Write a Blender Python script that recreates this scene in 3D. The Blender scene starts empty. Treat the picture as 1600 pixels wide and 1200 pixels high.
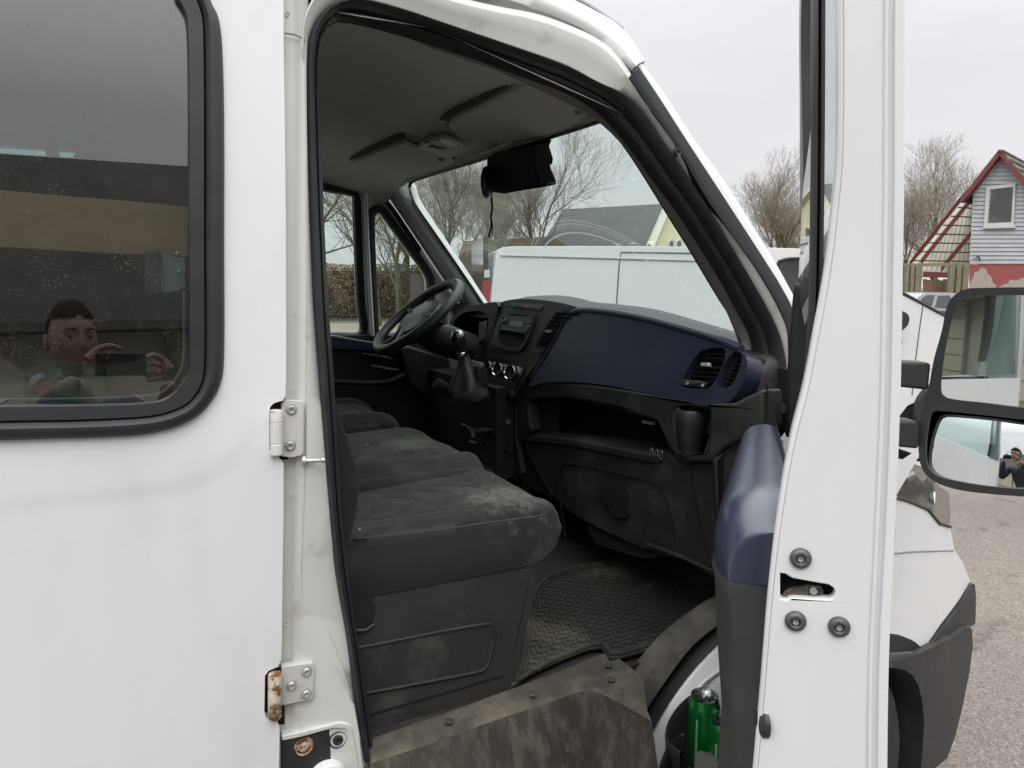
import bpy, bmesh, math, random
from mathutils import Vector, Matrix, noise
from mathutils.geometry import tessellate_polygon
R=math.radians
sc=bpy.context.scene
COL=sc.collection
rnd=random.Random(7)
V=Vector
# ------------------------------------------------------------------ camera
CAM=V((0,-1.2,1.65)); F=1155.0
PIT=math.atan(155/1155); YAW=math.atan(590/(F*math.cos(PIT)+155*math.sin(PIT)))
RT=V((math.cos(YAW),-math.sin(YAW),0)); FH=V((math.sin(YAW),math.cos(YAW),0))
FW=FH*math.cos(PIT)+V((0,0,-math.sin(PIT))); UP=RT.cross(FW)
cd=bpy.data.cameras.new('camera'); cam=bpy.data.objects.new('camera',cd); COL.objects.link(cam)
cd.sensor_width=36; cd.lens=F/1600*36; cd.clip_start=0.02; cd.clip_end=900
cam.matrix_world=Matrix(((RT.x,UP.x,-FW.x,CAM.x),(RT.y,UP.y,-FW.y,CAM.y),(RT.z,UP.z,-FW.z,CAM.z),(0,0,0,1)))
sc.camera=cam
# ------------------------------------------------------------------ light
w=bpy.data.worlds.new('World'); sc.world=w; w.use_nodes=True
nt=w.node_tree; nt.nodes.clear()
def nn(nt,t,**k):
    n=nt.nodes.new(t)
    for a,b in k.items(): setattr(n,a,b)
    return n
sky=nn(nt,'ShaderNodeTexSky',sky_type='NISHITA',sun_disc=False,sun_elevation=R(48),sun_rotation=R(200))
bg1=nn(nt,'ShaderNodeBackground'); bg1.inputs[1].default_value=0.06
nt.links.new(sky.outputs[0],bg1.inputs[0])
tc=nn(nt,'ShaderNodeTexCoord'); sep=nn(nt,'ShaderNodeSeparateXYZ'); nt.links.new(tc.outputs['Generated'],sep.inputs[0])
rp=nn(nt,'ShaderNodeValToRGB'); nt.links.new(sep.outputs[2],rp.inputs[0])
e=rp.color_ramp.elements
e[0].position=0.0; e[0].color=(.40,.395,.40,1)
e[1].position=1.0; e[1].color=(1.9,1.9,1.92,1)
x=rp.color_ramp.elements.new(.37); x.color=(.455,.45,.463,1)
x=rp.color_ramp.elements.new(.6); x.color=(1.15,1.15,1.16,1)
mp=nn(nt,'ShaderNodeMapping'); mp.inputs['Scale'].default_value=(2.2,2.2,7)
nt.links.new(tc.outputs['Generated'],mp.inputs[0])
nz=nn(nt,'ShaderNodeTexNoise'); nz.inputs['Scale'].default_value=1.1; nz.inputs['Detail'].default_value=5; nz.inputs['Roughness'].default_value=.5
nt.links.new(mp.outputs[0],nz.inputs['Vector'])
cr=nn(nt,'ShaderNodeValToRGB'); nt.links.new(nz.outputs[0],cr.inputs[0])
cr.color_ramp.elements[0].position=.3; cr.color_ramp.elements[0].color=(.92,.92,.935,1)
cr.color_ramp.elements[1].position=.7; cr.color_ramp.elements[1].color=(1.03,1.03,1.03,1)
mm=nn(nt,'ShaderNodeMix',data_type='RGBA',blend_type='MULTIPLY'); mm.inputs[0].default_value=1
nt.links.new(rp.outputs[0],mm.inputs[6]); nt.links.new(cr.outputs[0],mm.inputs[7])
bg2=nn(nt,'ShaderNodeBackground'); bg2.inputs[1].default_value=2.0
nt.links.new(mm.outputs[2],bg2.inputs[0])
ms=nn(nt,'ShaderNodeMixShader'); ms.inputs[0].default_value=.93
nt.links.new(bg1.outputs[0],ms.inputs[1]); nt.links.new(bg2.outputs[0],ms.inputs[2])
ow=nn(nt,'ShaderNodeOutputWorld'); nt.links.new(ms.outputs[0],ow.inputs[0])
sl=bpy.data.lights.new('sun','SUN'); sl.energy=.8; sl.angle=R(30); sl.color=(1,.985,.965)
so=bpy.data.objects.new('sun',sl); COL.objects.link(so)
sd=V((math.sin(R(200))*math.cos(R(48)),math.cos(R(200))*math.cos(R(48)),math.sin(R(48))))
so.rotation_euler=sd.to_track_quat('Z','Y').to_euler()
sc.view_settings.view_transform='Standard'; sc.view_settings.look='None'; sc.view_settings.exposure=.10; sc.view_settings.gamma=1
try:
    sc.cycles.max_bounces=10; sc.cycles.transparent_max_bounces=16; sc.cycles.diffuse_bounces=5; sc.cycles.caustics_reflective=False; sc.cycles.caustics_refractive=False
    sc.cycles.sample_clamp_indirect=6
except Exception: pass
# ------------------------------------------------------------------ pixel rays onto real surfaces
def ray(px,py): return RT*(px-800)+UP*(600-py)+FW*F
def PL(px,py,p0,n):
    d=ray(px,py); p0=V(p0); n=V(n); return CAM+d*((p0-CAM).dot(n)/d.dot(n))
def PY(px,py,y): d=ray(px,py); return CAM+d*((y-CAM.y)/d.y)
def PX(px,py,x): d=ray(px,py); return CAM+d*((x-CAM.x)/d.x)
def PZ(px,py,z): d=ray(px,py); return CAM+d*((z-CAM.z)/d.z)
def PD(px,py,dep): return CAM+ray(px,py)*(dep/F)
def fside(x,z):
    d=z-1.40; return .0875*.5*(d+math.sqrt(d*d+.0009))
def PS(px,py,off=0.0,f=fside):
    y=off
    for i in range(12):
        p=PY(px,py,y); y=f(p.x,p.z)+off
    return PY(px,py,y)
def zc(x,y):
    z=2.17-max(0,x-.5)*.26
    return z-.09*math.exp(-(y-.07)/.11)-(.09 if x>.3 else .035)*math.exp(-(1.85-y)/.11)
def PH(px,py,off=0):
    z=2.1
    for i in range(14):
        p=PZ(px,py,z); 
        z=2.17-max(0,min(.6,p.x-.5))*.26+off
    return PZ(px,py,z)
def lerp(a,b,t): return a+(b-a)*t
def tab(t,v):
    if v<=t[0][0]: return t[0][1]
    for (a,b),(c,d) in zip(t,t[1:]):
        if v<=c: return b+(d-b)*(v-a)/(c-a)
    return t[-1][1]
def smooth2(pts,n,closed=False):
    """Catmull-Rom through points (any dimension), resampled by length to n points"""
    P=[V(p) for p in pts]; m=len(P); out=[]
    rng=m if closed else m-1
    for i in range(rng):
        p1=P[i]; p2=P[(i+1)%m]
        p0=P[(i-1)%m] if (closed or i>0) else p1*2-p2
        p3=P[(i+2)%m] if (closed or i+2<m) else p2*2-p1
        for k in range(8):
            t=k/8; t2=t*t; t3=t2*t
            out.append((p1*2+(p2-p0)*t+(p0*2-p1*5+p2*4-p3)*t2+(p1*3-p0-p2*3+p3)*t3)*.5)
    if not closed: out.append(P[-1])
    else: out.append(out[0])
    return resamp(out,n,closed)
def resamp(out,n,closed=False):
    L=[0]
    for a,b in zip(out,out[1:]): L.append(L[-1]+(b-a).length)
    res=[]; j=0; N=n if closed else n-1
    for i in range(n):
        s=L[-1]*i/N
        while j<len(L)-2 and L[j+1]<s: j+=1
        d=L[j+1]-L[j]; t=(s-L[j])/d if d>1e-9 else 0
        res.append(out[j].lerp(out[j+1],min(1,max(0,t))))
    return res
def rs(pts,n,closed=False):
    P=[V(p) for p in pts]
    if closed: P.append(P[0])
    return resamp(P,n,closed)
# ------------------------------------------------------------------ materials
MATS={}
def mat(name,col,rough=.5,metal=0,col2=None,nscale=8,namt=.5,bump=0,bscale=60,coat=0,dirt=None,dscale=5,dthr=(.5,.7),spec=.5,emit=None,detail=4,stretch=None,sheen=0,bdist=.002,spots=None):
    if name in MATS: return MATS[name]
    m=bpy.data.materials.new(name); m.use_nodes=True; nt=m.node_tree; b=nt.nodes['Principled BSDF']
    b.inputs['Roughness'].default_value=rough; b.inputs['Metallic'].default_value=metal
    b.inputs['Specular IOR Level'].default_value=spec
    if coat: b.inputs['Coat Weight'].default_value=coat; b.inputs['Coat Roughness'].default_value=.06
    if sheen: b.inputs['Sheen Weight'].default_value=sheen
    if emit: b.inputs['Emission Color'].default_value=(*emit[:3],1); b.inputs['Emission Strength'].default_value=emit[3]
    tc=nn(nt,'ShaderNodeTexCoord'); src=tc.outputs['Object']
    if stretch:
        mp=nn(nt,'ShaderNodeMapping'); mp.inputs['Scale'].default_value=stretch; nt.links.new(src,mp.inputs[0]); src=mp.outputs[0]
    c2=col2 or tuple(c*.82 for c in col)
    n1=nn(nt,'ShaderNodeTexNoise'); n1.inputs['Scale'].default_value=nscale; n1.inputs['Detail'].default_value=detail
    nt.links.new(src,n1.inputs['Vector'])
    mr=nn(nt,'ShaderNodeMapRange'); mr.inputs[1].default_value=.35; mr.inputs[2].default_value=.68; mr.inputs[4].default_value=namt
    nt.links.new(n1.outputs[0],mr.inputs[0])
    mx=nn(nt,'ShaderNodeMix',data_type='RGBA'); mx.inputs[6].default_value=(*col,1); mx.inputs[7].default_value=(*c2,1)
    nt.links.new(mr.outputs[0],mx.inputs[0]); out=mx.outputs[2]
    if dirt:
        n2=nn(nt,'ShaderNodeTexNoise'); n2.inputs['Scale'].default_value=dscale; n2.inputs['Detail'].default_value=8; n2.inputs['Roughness'].default_value=.65
        nt.links.new(src,n2.inputs['Vector'])
        m2=nn(nt,'ShaderNodeMapRange'); m2.inputs[1].default_value=dthr[0]; m2.inputs[2].default_value=dthr[1]; m2.inputs[4].default_value=dirt[3] if len(dirt)>3 else .8
        nt.links.new(n2.outputs[0],m2.inputs[0])
        mx2=nn(nt,'ShaderNodeMix',data_type='RGBA'); mx2.inputs[7].default_value=(*dirt[:3],1)
        nt.links.new(out,mx2.inputs[6]); nt.links.new(m2.outputs[0],mx2.inputs[0]); out=mx2.outputs[2]
        ra=nn(nt,'ShaderNodeMapRange'); ra.inputs[3].default_value=rough; ra.inputs[4].default_value=min(1,rough+.3)
        nt.links.new(m2.outputs[0],ra.inputs[0]); nt.links.new(ra.outputs[0],b.inputs['Roughness'])
    if spots:
        for (c_,r_,cl_,am_,sc__) in spots:
            ds=nn(nt,'ShaderNodeVectorMath',operation='DISTANCE'); ds.inputs[1].default_value=tuple(c_); nt.links.new(tc.outputs['Object'],ds.inputs[0])
            f1=nn(nt,'ShaderNodeMapRange'); f1.inputs[1].default_value=r_; f1.inputs[2].default_value=r_*.25; f1.inputs[4].default_value=.5; nt.links.new(ds.outputs['Value'],f1.inputs[0])
            ns=nn(nt,'ShaderNodeTexNoise'); ns.inputs['Scale'].default_value=sc__; ns.inputs['Detail'].default_value=9; ns.inputs['Roughness'].default_value=.7; nt.links.new(tc.outputs['Object'],ns.inputs['Vector'])
            ad=nn(nt,'ShaderNodeMath',operation='ADD'); nt.links.new(f1.outputs[0],ad.inputs[0]); nt.links.new(ns.outputs[0],ad.inputs[1])
            f2=nn(nt,'ShaderNodeMapRange'); f2.inputs[1].default_value=.78; f2.inputs[2].default_value=1.08; f2.inputs[4].default_value=am_; nt.links.new(ad.outputs[0],f2.inputs[0])
            mx3=nn(nt,'ShaderNodeMix',data_type='RGBA'); mx3.inputs[7].default_value=(*cl_,1); nt.links.new(out,mx3.inputs[6]); nt.links.new(f2.outputs[0],mx3.inputs[0]); out=mx3.outputs[2]
    nt.links.new(out,b.inputs['Base Color'])
    if bump:
        n3=nn(nt,'ShaderNodeTexNoise'); n3.inputs['Scale'].default_value=bscale; n3.inputs['Detail'].default_value=3
        nt.links.new(src if stretch else tc.outputs['Object'],n3.inputs['Vector'])
        bp=nn(nt,'ShaderNodeBump'); bp.inputs['Strength'].default_value=bump; bp.inputs['Distance'].default_value=bdist
        nt.links.new(n3.outputs[0],bp.inputs['Height']); nt.links.new(bp.outputs[0],b.inputs['Normal'])
    MATS[name]=m; return m
def glass(name,tint=(.8,.9,.87),f0=.08,dirt=0,dcol=(.6,.6,.55),speck=0,wiper=False):
    if name in MATS: return MATS[name]
    m=bpy.data.materials.new(name); m.use_nodes=True; nt=m.node_tree; nt.nodes.clear()
    g=nn(nt,'ShaderNodeNewGeometry'); dp=nn(nt,'ShaderNodeVectorMath',operation='DOT_PRODUCT')
    nt.links.new(g.outputs['Normal'],dp.inputs[0]); nt.links.new(g.outputs['Incoming'],dp.inputs[1])
    ab=nn(nt,'ShaderNodeMath',operation='ABSOLUTE'); nt.links.new(dp.outputs['Value'],ab.inputs[0])
    s1=nn(nt,'ShaderNodeMath',operation='SUBTRACT'); s1.inputs[0].default_value=1; nt.links.new(ab.outputs[0],s1.inputs[1])
    pw=nn(nt,'ShaderNodeMath',operation='POWER'); pw.inputs[1].default_value=5; nt.links.new(s1.outputs[0],pw.inputs[0])
    mr=nn(nt,'ShaderNodeMapRange'); mr.inputs[3].default_value=f0; mr.inputs[4].default_value=.95; nt.links.new(pw.outputs[0],mr.inputs[0])
    tr=nn(nt,'ShaderNodeBsdfTransparent'); tr.inputs[0].default_value=(*tint,1)
    gl=nn(nt,'ShaderNodeBsdfGlossy'); gl.inputs['Roughness'].default_value=.0
    mx=nn(nt,'ShaderNodeMixShader'); nt.links.new(mr.outputs[0],mx.inputs[0]); nt.links.new(tr.outputs[0],mx.inputs[1]); nt.links.new(gl.outputs[0],mx.inputs[2])
    out=mx.outputs[0]
    if dirt or speck or wiper:
        tc=nn(nt,'ShaderNodeTexCoord')
        n=nn(nt,'ShaderNodeTexNoise'); n.inputs['Scale'].default_value=3; n.inputs['Detail'].default_value=8; nt.links.new(tc.outputs['Object'],n.inputs['Vector'])
        r=nn(nt,'ShaderNodeMapRange'); r.inputs[1].default_value=.35; r.inputs[2].default_value=.75; r.inputs[3].default_value=dirt*.35; r.inputs[4].default_value=dirt
        nt.links.new(n.outputs[0],r.inputs[0]); fac=r.outputs[0]
        if speck:
            v=nn(nt,'ShaderNodeTexVoronoi'); v.inputs['Scale'].default_value=230; nt.links.new(tc.outputs['Object'],v.inputs['Vector'])
            v2=nn(nt,'ShaderNodeTexNoise'); v2.inputs['Scale'].default_value=30; v2.inputs['Detail'].default_value=5; nt.links.new(tc.outputs['Object'],v2.inputs['Vector'])
            th=nn(nt,'ShaderNodeMapRange'); th.inputs[1].default_value=.30; th.inputs[2].default_value=.12; th.inputs[3].default_value=0; th.inputs[4].default_value=speck
            nt.links.new(v.outputs['Distance'],th.inputs[0])
            mu=nn(nt,'ShaderNodeMath',operation='MULTIPLY'); nt.links.new(th.outputs[0],mu.inputs[0])
            t2=nn(nt,'ShaderNodeMapRange'); t2.inputs[1].default_value=.45; t2.inputs[2].default_value=.7; nt.links.new(v2.outputs[0],t2.inputs[0]); nt.links.new(t2.outputs[0],mu.inputs[1])
            ad=nn(nt,'ShaderNodeMath',operation='ADD'); nt.links.new(fac,ad.inputs[0]); nt.links.new(mu.outputs[0],ad.inputs[1]); fac=ad.outputs[0]
        if wiper:
            for (cy,cz,r0,r1) in wiper:
                sp=nn(nt,'ShaderNodeSeparateXYZ'); nt.links.new(tc.outputs['Object'],sp.inputs[0])
                cb=nn(nt,'ShaderNodeCombineXYZ'); nt.links.new(sp.outputs[1],cb.inputs[0])
                sc_=nn(nt,'ShaderNodeMath',operation='MULTIPLY_ADD'); sc_.inputs[1].default_value=1.3; sc_.inputs[2].default_value=-1.3*cz; nt.links.new(sp.outputs[2],sc_.inputs[0])
                nt.links.new(sc_.outputs[0],cb.inputs[1])
                vm=nn(nt,'ShaderNodeVectorMath',operation='SUBTRACT'); vm.inputs[1].default_value=(cy,0,0); nt.links.new(cb.outputs[0],vm.inputs[0])
                ln=nn(nt,'ShaderNodeVectorMath',operation='LENGTH'); nt.links.new(vm.outputs[0],ln.inputs[0])
                wn=nn(nt,'ShaderNodeTexNoise',noise_dimensions='1D'); wn.inputs['Scale'].default_value=150; wn.inputs['Detail'].default_value=4; nt.links.new(ln.outputs['Value'],wn.inputs['W'])
                t=nn(nt,'ShaderNodeMapRange'); t.inputs[1].default_value=.50; t.inputs[2].default_value=.66; t.inputs[4].default_value=.55; nt.links.new(wn.outputs[0],t.inputs[0])
                a=nn(nt,'ShaderNodeMapRange'); a.inputs[1].default_value=r0; a.inputs[2].default_value=r0+.03; nt.links.new(ln.outputs['Value'],a.inputs[0])
                b_=nn(nt,'ShaderNodeMapRange'); b_.inputs[1].default_value=r1; b_.inputs[2].default_value=r1-.01; nt.links.new(ln.outputs['Value'],b_.inputs[0])
                m1=nn(nt,'ShaderNodeMath',operation='MULTIPLY'); nt.links.new(t.outputs[0],m1.inputs[0]); nt.links.new(a.outputs[0],m1.inputs[1])
                m2=nn(nt,'ShaderNodeMath',operation='MULTIPLY'); nt.links.new(m1.outputs[0],m2.inputs[0]); nt.links.new(b_.outputs[0],m2.inputs[1])
                ad=nn(nt,'ShaderNodeMath',operation='ADD'); nt.links.new(fac,ad.inputs[0]); nt.links.new(m2.outputs[0],ad.inputs[1]); fac=ad.outputs[0]
        di=nn(nt,'ShaderNodeBsdfDiffuse'); di.inputs[0].default_value=(*dcol,1)
        tl=nn(nt,'ShaderNodeBsdfTranslucent'); tl.inputs[0].default_value=(*dcol,1)
        md=nn(nt,'ShaderNodeMixShader'); nt.links.new(di.outputs[0],md.inputs[1]); nt.links.new(tl.outputs[0],md.inputs[2])
        m3=nn(nt,'ShaderNodeMixShader'); nt.links.new(fac,m3.inputs[0]); nt.links.new(out,m3.inputs[1]); nt.links.new(md.outputs[0],m3.inputs[2]); out=m3.outputs[0]
    o=nn(nt,'ShaderNodeOutputMaterial'); nt.links.new(out,o.inputs[0]); MATS[name]=m; return m
white=mat('white_paint',(.755,.762,.77),.32,coat=.6,namt=.25,nscale=3,col2=(.70,.705,.71),dirt=(.52,.50,.46,.4),dscale=2.6,dthr=(.50,.82),bump=.05,bscale=4,stretch=(2.2,2.2,1))
jamb=mat('jamb_paint',(.66,.66,.63),.4,coat=.3,namt=.4,nscale=5,col2=(.58,.57,.53),dirt=(.33,.29,.22,.55),dscale=14,dthr=(.56,.75))
rubber=mat('black_rubber',(.022,.022,.025),.5,nscale=25,namt=.6,col2=(.035,.035,.037),bump=.15,bscale=180,bdist=.001)
blackp=mat('black_plastic',(.02,.02,.022),.42,nscale=20,namt=.5,col2=(.03,.03,.032),bump=.2,bscale=500,bdist=.0006)
dashb=mat('dash_plastic',(.014,.014,.015),.5,nscale=9,namt=.6,col2=(.024,.024,.024),bump=.3,bscale=420,bdist=.0006,dirt=(.07,.065,.055,.3),dscale=7,dthr=(.5,.75))
dashd=mat('dusty_plastic',(.019,.019,.0185),.6,nscale=9,namt=.6,col2=(.027,.0265,.025),bump=.3,bscale=420,bdist=.0006,dirt=(.13,.115,.09,.55),dscale=6,dthr=(.48,.78))
bluep=mat('navy_plastic',(.013,.016,.036),.42,nscale=6,namt=.6,col2=(.016,.020,.042),bump=.3,bscale=500,bdist=.0005,dirt=(.07,.075,.1,.3),dscale=7,dthr=(.5,.75))
headl=mat('headliner',(.78,.77,.74),.9,nscale=3,namt=.3,bump=.2,bscale=300,dirt=(.5,.48,.42,.3),dscale=4)
greytrim=mat('grey_trim',(.80,.79,.76),.65,nscale=5,namt=.3,bump=.15,bscale=300)
chrome=mat('chrome',(.75,.75,.75),.12,1,namt=.1)
steelw=mat('painted_steel',(.60,.59,.56),.4,nscale=18,namt=.5,col2=(.5,.48,.44),dirt=(.25,.17,.1,.5),dscale=22,dthr=(.58,.72))
bolt_m=mat('bolt_steel',(.55,.55,.54),.35,.5,nscale=40,namt=.4,dirt=(.25,.15,.08,.4),dscale=40)
rust=mat('rusty_pin',(.62,.58,.50),.6,nscale=30,namt=.7,col2=(.36,.17,.035),dirt=(.13,.05,.015,.95),dscale=60,dthr=(.47,.56),bump=.5,bscale=150)
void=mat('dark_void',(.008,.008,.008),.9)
# ------------------------------------------------------------------ mesh helpers
class B:
    def __init__(s): s.b=bmesh.new()
    def face(s,vs):
        try: return s.b.faces.new(vs)
        except ValueError: return None
    def grid(s,rows,closed=False,closev=False):
        vv=[[s.b.verts.new(p) for p in r] for r in rows]
        n=len(vv); m=len(vv[0])
        for i in range(n if closev else n-1):
            for j in range(m if closed else m-1):
                s.face([vv[i][j],vv[(i+1)%n][j],vv[(i+1)%n][(j+1)%m],vv[i][(j+1)%m]])
        return vv
    def cap(s,loop,center=None):
        s.face(loop)
    def tube(s,pts,r,n=10,closed=False,flat=1.0,upv=None,caps=True):
        pts=[V(p) for p in pts]; rows=[]; m=len(pts); prev=None
        for i,p in enumerate(pts):
            a=pts[(i-1)%m] if (closed or i>0) else p; b=pts[(i+1)%m] if (closed or i<m-1) else p
            t=(b-a).normalized()
            if upv is not None: u=V(upv)
            elif prev is None: u=V((0,0,1)) if abs(t.z)<.9 else V((1,0,0))
            else: u=prev
            sd=t.cross(u); 
            if sd.length<1e-6: sd=t.orthogonal()
            sd.normalize(); u=sd.cross(t).normalized(); prev=u
            rr=r[i] if isinstance(r,(list,tuple)) else r
            rows.append([p+sd*math.cos(k*2*math.pi/n)*rr+u*math.sin(k*2*math.pi/n)*rr*flat for k in range(n)])
        vv=s.grid(rows,closed=True,closev=closed)
        if caps and not closed: s.face(vv[0]); s.face(vv[-1][::-1])
        return s
    def sweep(s,pts,prof,inn,closed=False,caps=True):
        """prof: list of (a,b); a along inn-side vector per point, b along third vector per point. inn: list of (A,Bv)"""
        rows=[[p+A*a+Bv*b for a,b in prof] for p,(A,Bv) in zip(pts,inn)]
        vv=s.grid(rows,closed=True,closev=closed)
        if caps and not closed: s.face(vv[0]); s.face(vv[-1][::-1])
        return s
    def box(s,c,size,M=None):
        c=V(c); h=V(size)/2; M=M or Matrix.Identity(3)
        vs=[s.b.verts.new(c+M@V((sx*h.x,sy*h.y,sz*h.z))) for sx in (-1,1) for sy in (-1,1) for sz in (-1,1)]
        for f in ((0,1,3,2),(4,6,7,5),(0,4,5,1),(2,3,7,6),(0,2,6,4),(1,5,7,3)): s.face([vs[i] for i in f])
        return s
    def lathe(s,prof,o,axis=(0,0,1),n=32,ref=None):
        o=V(o); ax=V(axis).normalized(); u=(V(ref)-ax*ax.dot(V(ref))).normalized() if ref else ax.orthogonal().normalized(); v=ax.cross(u)
        rows=[[o+ax*h+(u*math.cos(k*2*math.pi/n)+v*math.sin(k*2*math.pi/n))*max(r,1e-5) for k in range(n)] for r,h in prof]
        s.grid(rows,closed=True); return s
    def prism(s,poly,vec,holes=(),caps=True):
        """planar-ish polygon with holes extruded by vec"""
        vec=V(vec); loops=[[V(p) for p in poly]]+[[V(p) for p in h] for h in holes]
        flat=[p for l in loops for p in l]
        A=[s.b.verts.new(p) for p in flat]; Bv=[s.b.verts.new(p+vec) for p in flat]
        tri=tessellate_polygon(loops)
        for t in tri:
            s.face([A[i] for i in t]); s.face([Bv[i] for i in t][::-1])
        k=0
        for l in loops:
            n=len(l)
            for i in range(n): s.face([A[k+i],A[k+(i+1)%n],Bv[k+(i+1)%n],Bv[k+i]])
            k+=n
        return s
def tag(o,label=None,cat=None,group=None,kind=None):
    if label: o['label']=label
    if cat: o['category']=cat
    if group: o['group']=group
    if kind: o['kind']=kind
    return o
def empty(name,loc,label=None,cat=None,group=None):
    o=bpy.data.objects.new(name,None); o.location=loc; o.empty_display_size=.1; COL.objects.link(o); tag(o,label,cat,group); return o
def wloc(o):
    l=V(o.location); return l
ROOTLOC={}
def obj(name,b,m,parent=None,bevel=0,seg=2,sub=0,solid=0,smooth=True,weld=False,ang=35,label=None):
    bm=b.b if isinstance(b,B) else b
    if weld: bmesh.ops.remove_doubles(bm,verts=bm.verts,dist=1e-5)
    bmesh.ops.recalc_face_normals(bm,faces=bm.faces)
    me=bpy.data.meshes.new(name); bm.to_mesh(me); bm.free()
    if smooth:
        me.polygons.foreach_set('use_smooth',[True]*len(me.polygons))
        try: me.set_sharp_from_angle(angle=R(ang))
        except Exception: pass
    o=bpy.data.objects.new(name,me); COL.objects.link(o); me.materials.append(m)
    if parent:
        o.parent=parent
        base=parent
        while base.parent: base=base.parent
        if parent.parent is None: o.matrix_parent_inverse=Matrix.Translation(-V(parent.location))
        # parts of parts: mesh data is already in world coordinates and the part itself has no transform
        else: o.matrix_parent_inverse=Matrix.Identity(4)
        if parent.parent is not None: 
            # world = base * inv(base loc) * identity ...
            pass
    if solid: md=o.modifiers.new('solid','SOLIDIFY'); md.thickness=solid; md.offset=0
    if bevel: md=o.modifiers.new('bevel','BEVEL'); md.width=bevel; md.segments=seg; md.limit_method='ANGLE'; md.angle_limit=R(30); md.harden_normals=False
    if sub: md=o.modifiers.new('sub','SUBSURF'); md.levels=sub; md.render_levels=sub
    if label: o['label']=label
    return o
def skin(name,outer,holes,f,off,thick,m,parent,cutx=(),cutz=(),bevel=0,label=None,seg=2):
    """panel that lies on the curved vertical surface y=f(x,z)+off; outlines are (x,z)"""
    b=bmesh.new(); loops=[[V((p[0],0,p[1])) for p in outer]]+[[V((p[0],0,p[1])) for p in h] for h in holes]
    flat=[p for l in loops for p in l]; vs=[b.verts.new(p) for p in flat]
    for t in tessellate_polygon(loops):
        try: b.faces.new([vs[i] for i in t])
        except ValueError: pass
    for c in cutx: bmesh.ops.bisect_plane(b,geom=b.verts[:]+b.edges[:]+b.faces[:],plane_co=(c,0,0),plane_no=(1,0,0))
    for c in cutz: bmesh.ops.bisect_plane(b,geom=b.verts[:]+b.edges[:]+b.faces[:],plane_co=(0,0,c),plane_no=(0,0,1))
    for v in b.verts: v.co.y=f(v.co.x,v.co.z)+off
    if thick:
        bmesh.ops.recalc_face_normals(b,faces=b.faces)
        r=bmesh.ops.extrude_face_region(b,geom=b.faces[:])
        for v in [g for g in r['geom'] if isinstance(g,bmesh.types.BMVert)]: v.co.y+=thick
    return obj(name,b,m,parent,bevel=bevel,label=label,seg=seg)
def fr(n,a=0.0,b=1.0): return [a+(b-a)*i/(n-1) for i in range(n)]
def xz(ps): return [(p.x,p.z) for p in ps]
exec_parts=True
#@@BODY
# ================================================================== THE VAN
van=empty('white_van',(0.4,0.9,0.8),'open white van seen from its passenger side with dirty cab interior and black grey seats','van')
VAN=van
# ---- aperture outlines in picture pixels, unprojected on the van's side
SO=[(600,1260),(572,1200),(555,1100),(542,1000),(525,900),(515,805),(505,680),(497,580),(489,470),(483,330),(479,200),(478,120),(481,70),(488,44),(505,17),(534,1),(570,-1),(608,8),(650,21),(696,37),(797,71),(882,101),(932,128),(977,148),(1005,176),(1038,225),(1060,256),(1104,324),(1161,419),(1197,481),(1217,525),(1226,565),(1229,620),(1230,700),(1226,790),(1205,860),(1170,930),(1122,996),(1080,1040),(1040,1095),(1010,1150),(985,1205),(965,1260)]
SI=[(622,1260),(590,1200),(578,1125),(567,1050),(555,975),(545,900),(534,805),(527,680),(521,580),(513,470),(506,330),(502,200),(498,120),(498,80),(504,51),(517,32),(537,26),(571,32),(608,41),(662,57),(710,73),(764,91),(828,115),(899,142),(946,172),(976,203),(1000,232),(1032,278),(1076,338),(1131,425),(1162,481),(1182,518),(1190,553),(1192,610),(1192,700),(1190,780),(1180,850),(1158,920),(1120,977),(1080,1010),(1040,1062),(1011,1108),(985,1152),(960,1200),(940,1260)]
NS=150
so3=smooth2([PS(*p,off=.03) for p in SO],NS); so2=smooth2([V((p[0],p[1],0)) for p in SO],NS)
si3=smooth2([PS(*p,off=.06) for p in SI],NS)
# body seal: rounded double-lip rubber swept between outer and inner outline
rows=[]
for i in range(NS):
    a=so3[i]; b_=si3[i]; d=b_-a; yv=V((0,1,0))
    rows.append([a+V((0,.03,0)),a-yv*.004,a+d*.18-yv*.016,a+d*.42-yv*.017,a+d*.55-yv*.006,a+d*.62+yv*.004,a+d*.72-yv*.004,a+d*.9-yv*.002,b_,b_+yv*.03])
b=B(); b.grid(rows); obj('door_opening_seal',b,rubber,van,ang=50)
KJ=min(range(NS),key=lambda i:(si3[i]-PS(545,27,off=.06)).length)
# jamb behind seal: trim return into the cabin
rows=[[si3[i]+V((0,.015,0)),si3[i]+V((0,.05,0)),si3[i]+V((0,.10,0))] for i in range(0,KJ)]
b=B(); b.grid(rows); obj('opening_trim',b,dashb,van,solid=.004)
KE=min(range(NS),key=lambda i:(si3[i]-PS(1000,232,off=.06)).length)
rows=[[si3[i]+V((0,.025,0)),si3[i]+V((0,.05,.03)),si3[i]+V((0,.09,.06))] for i in range(KJ-4,KE)]
b=B(); b.grid(rows); obj('header_filler',b,rubber,van,solid=.003)
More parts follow.
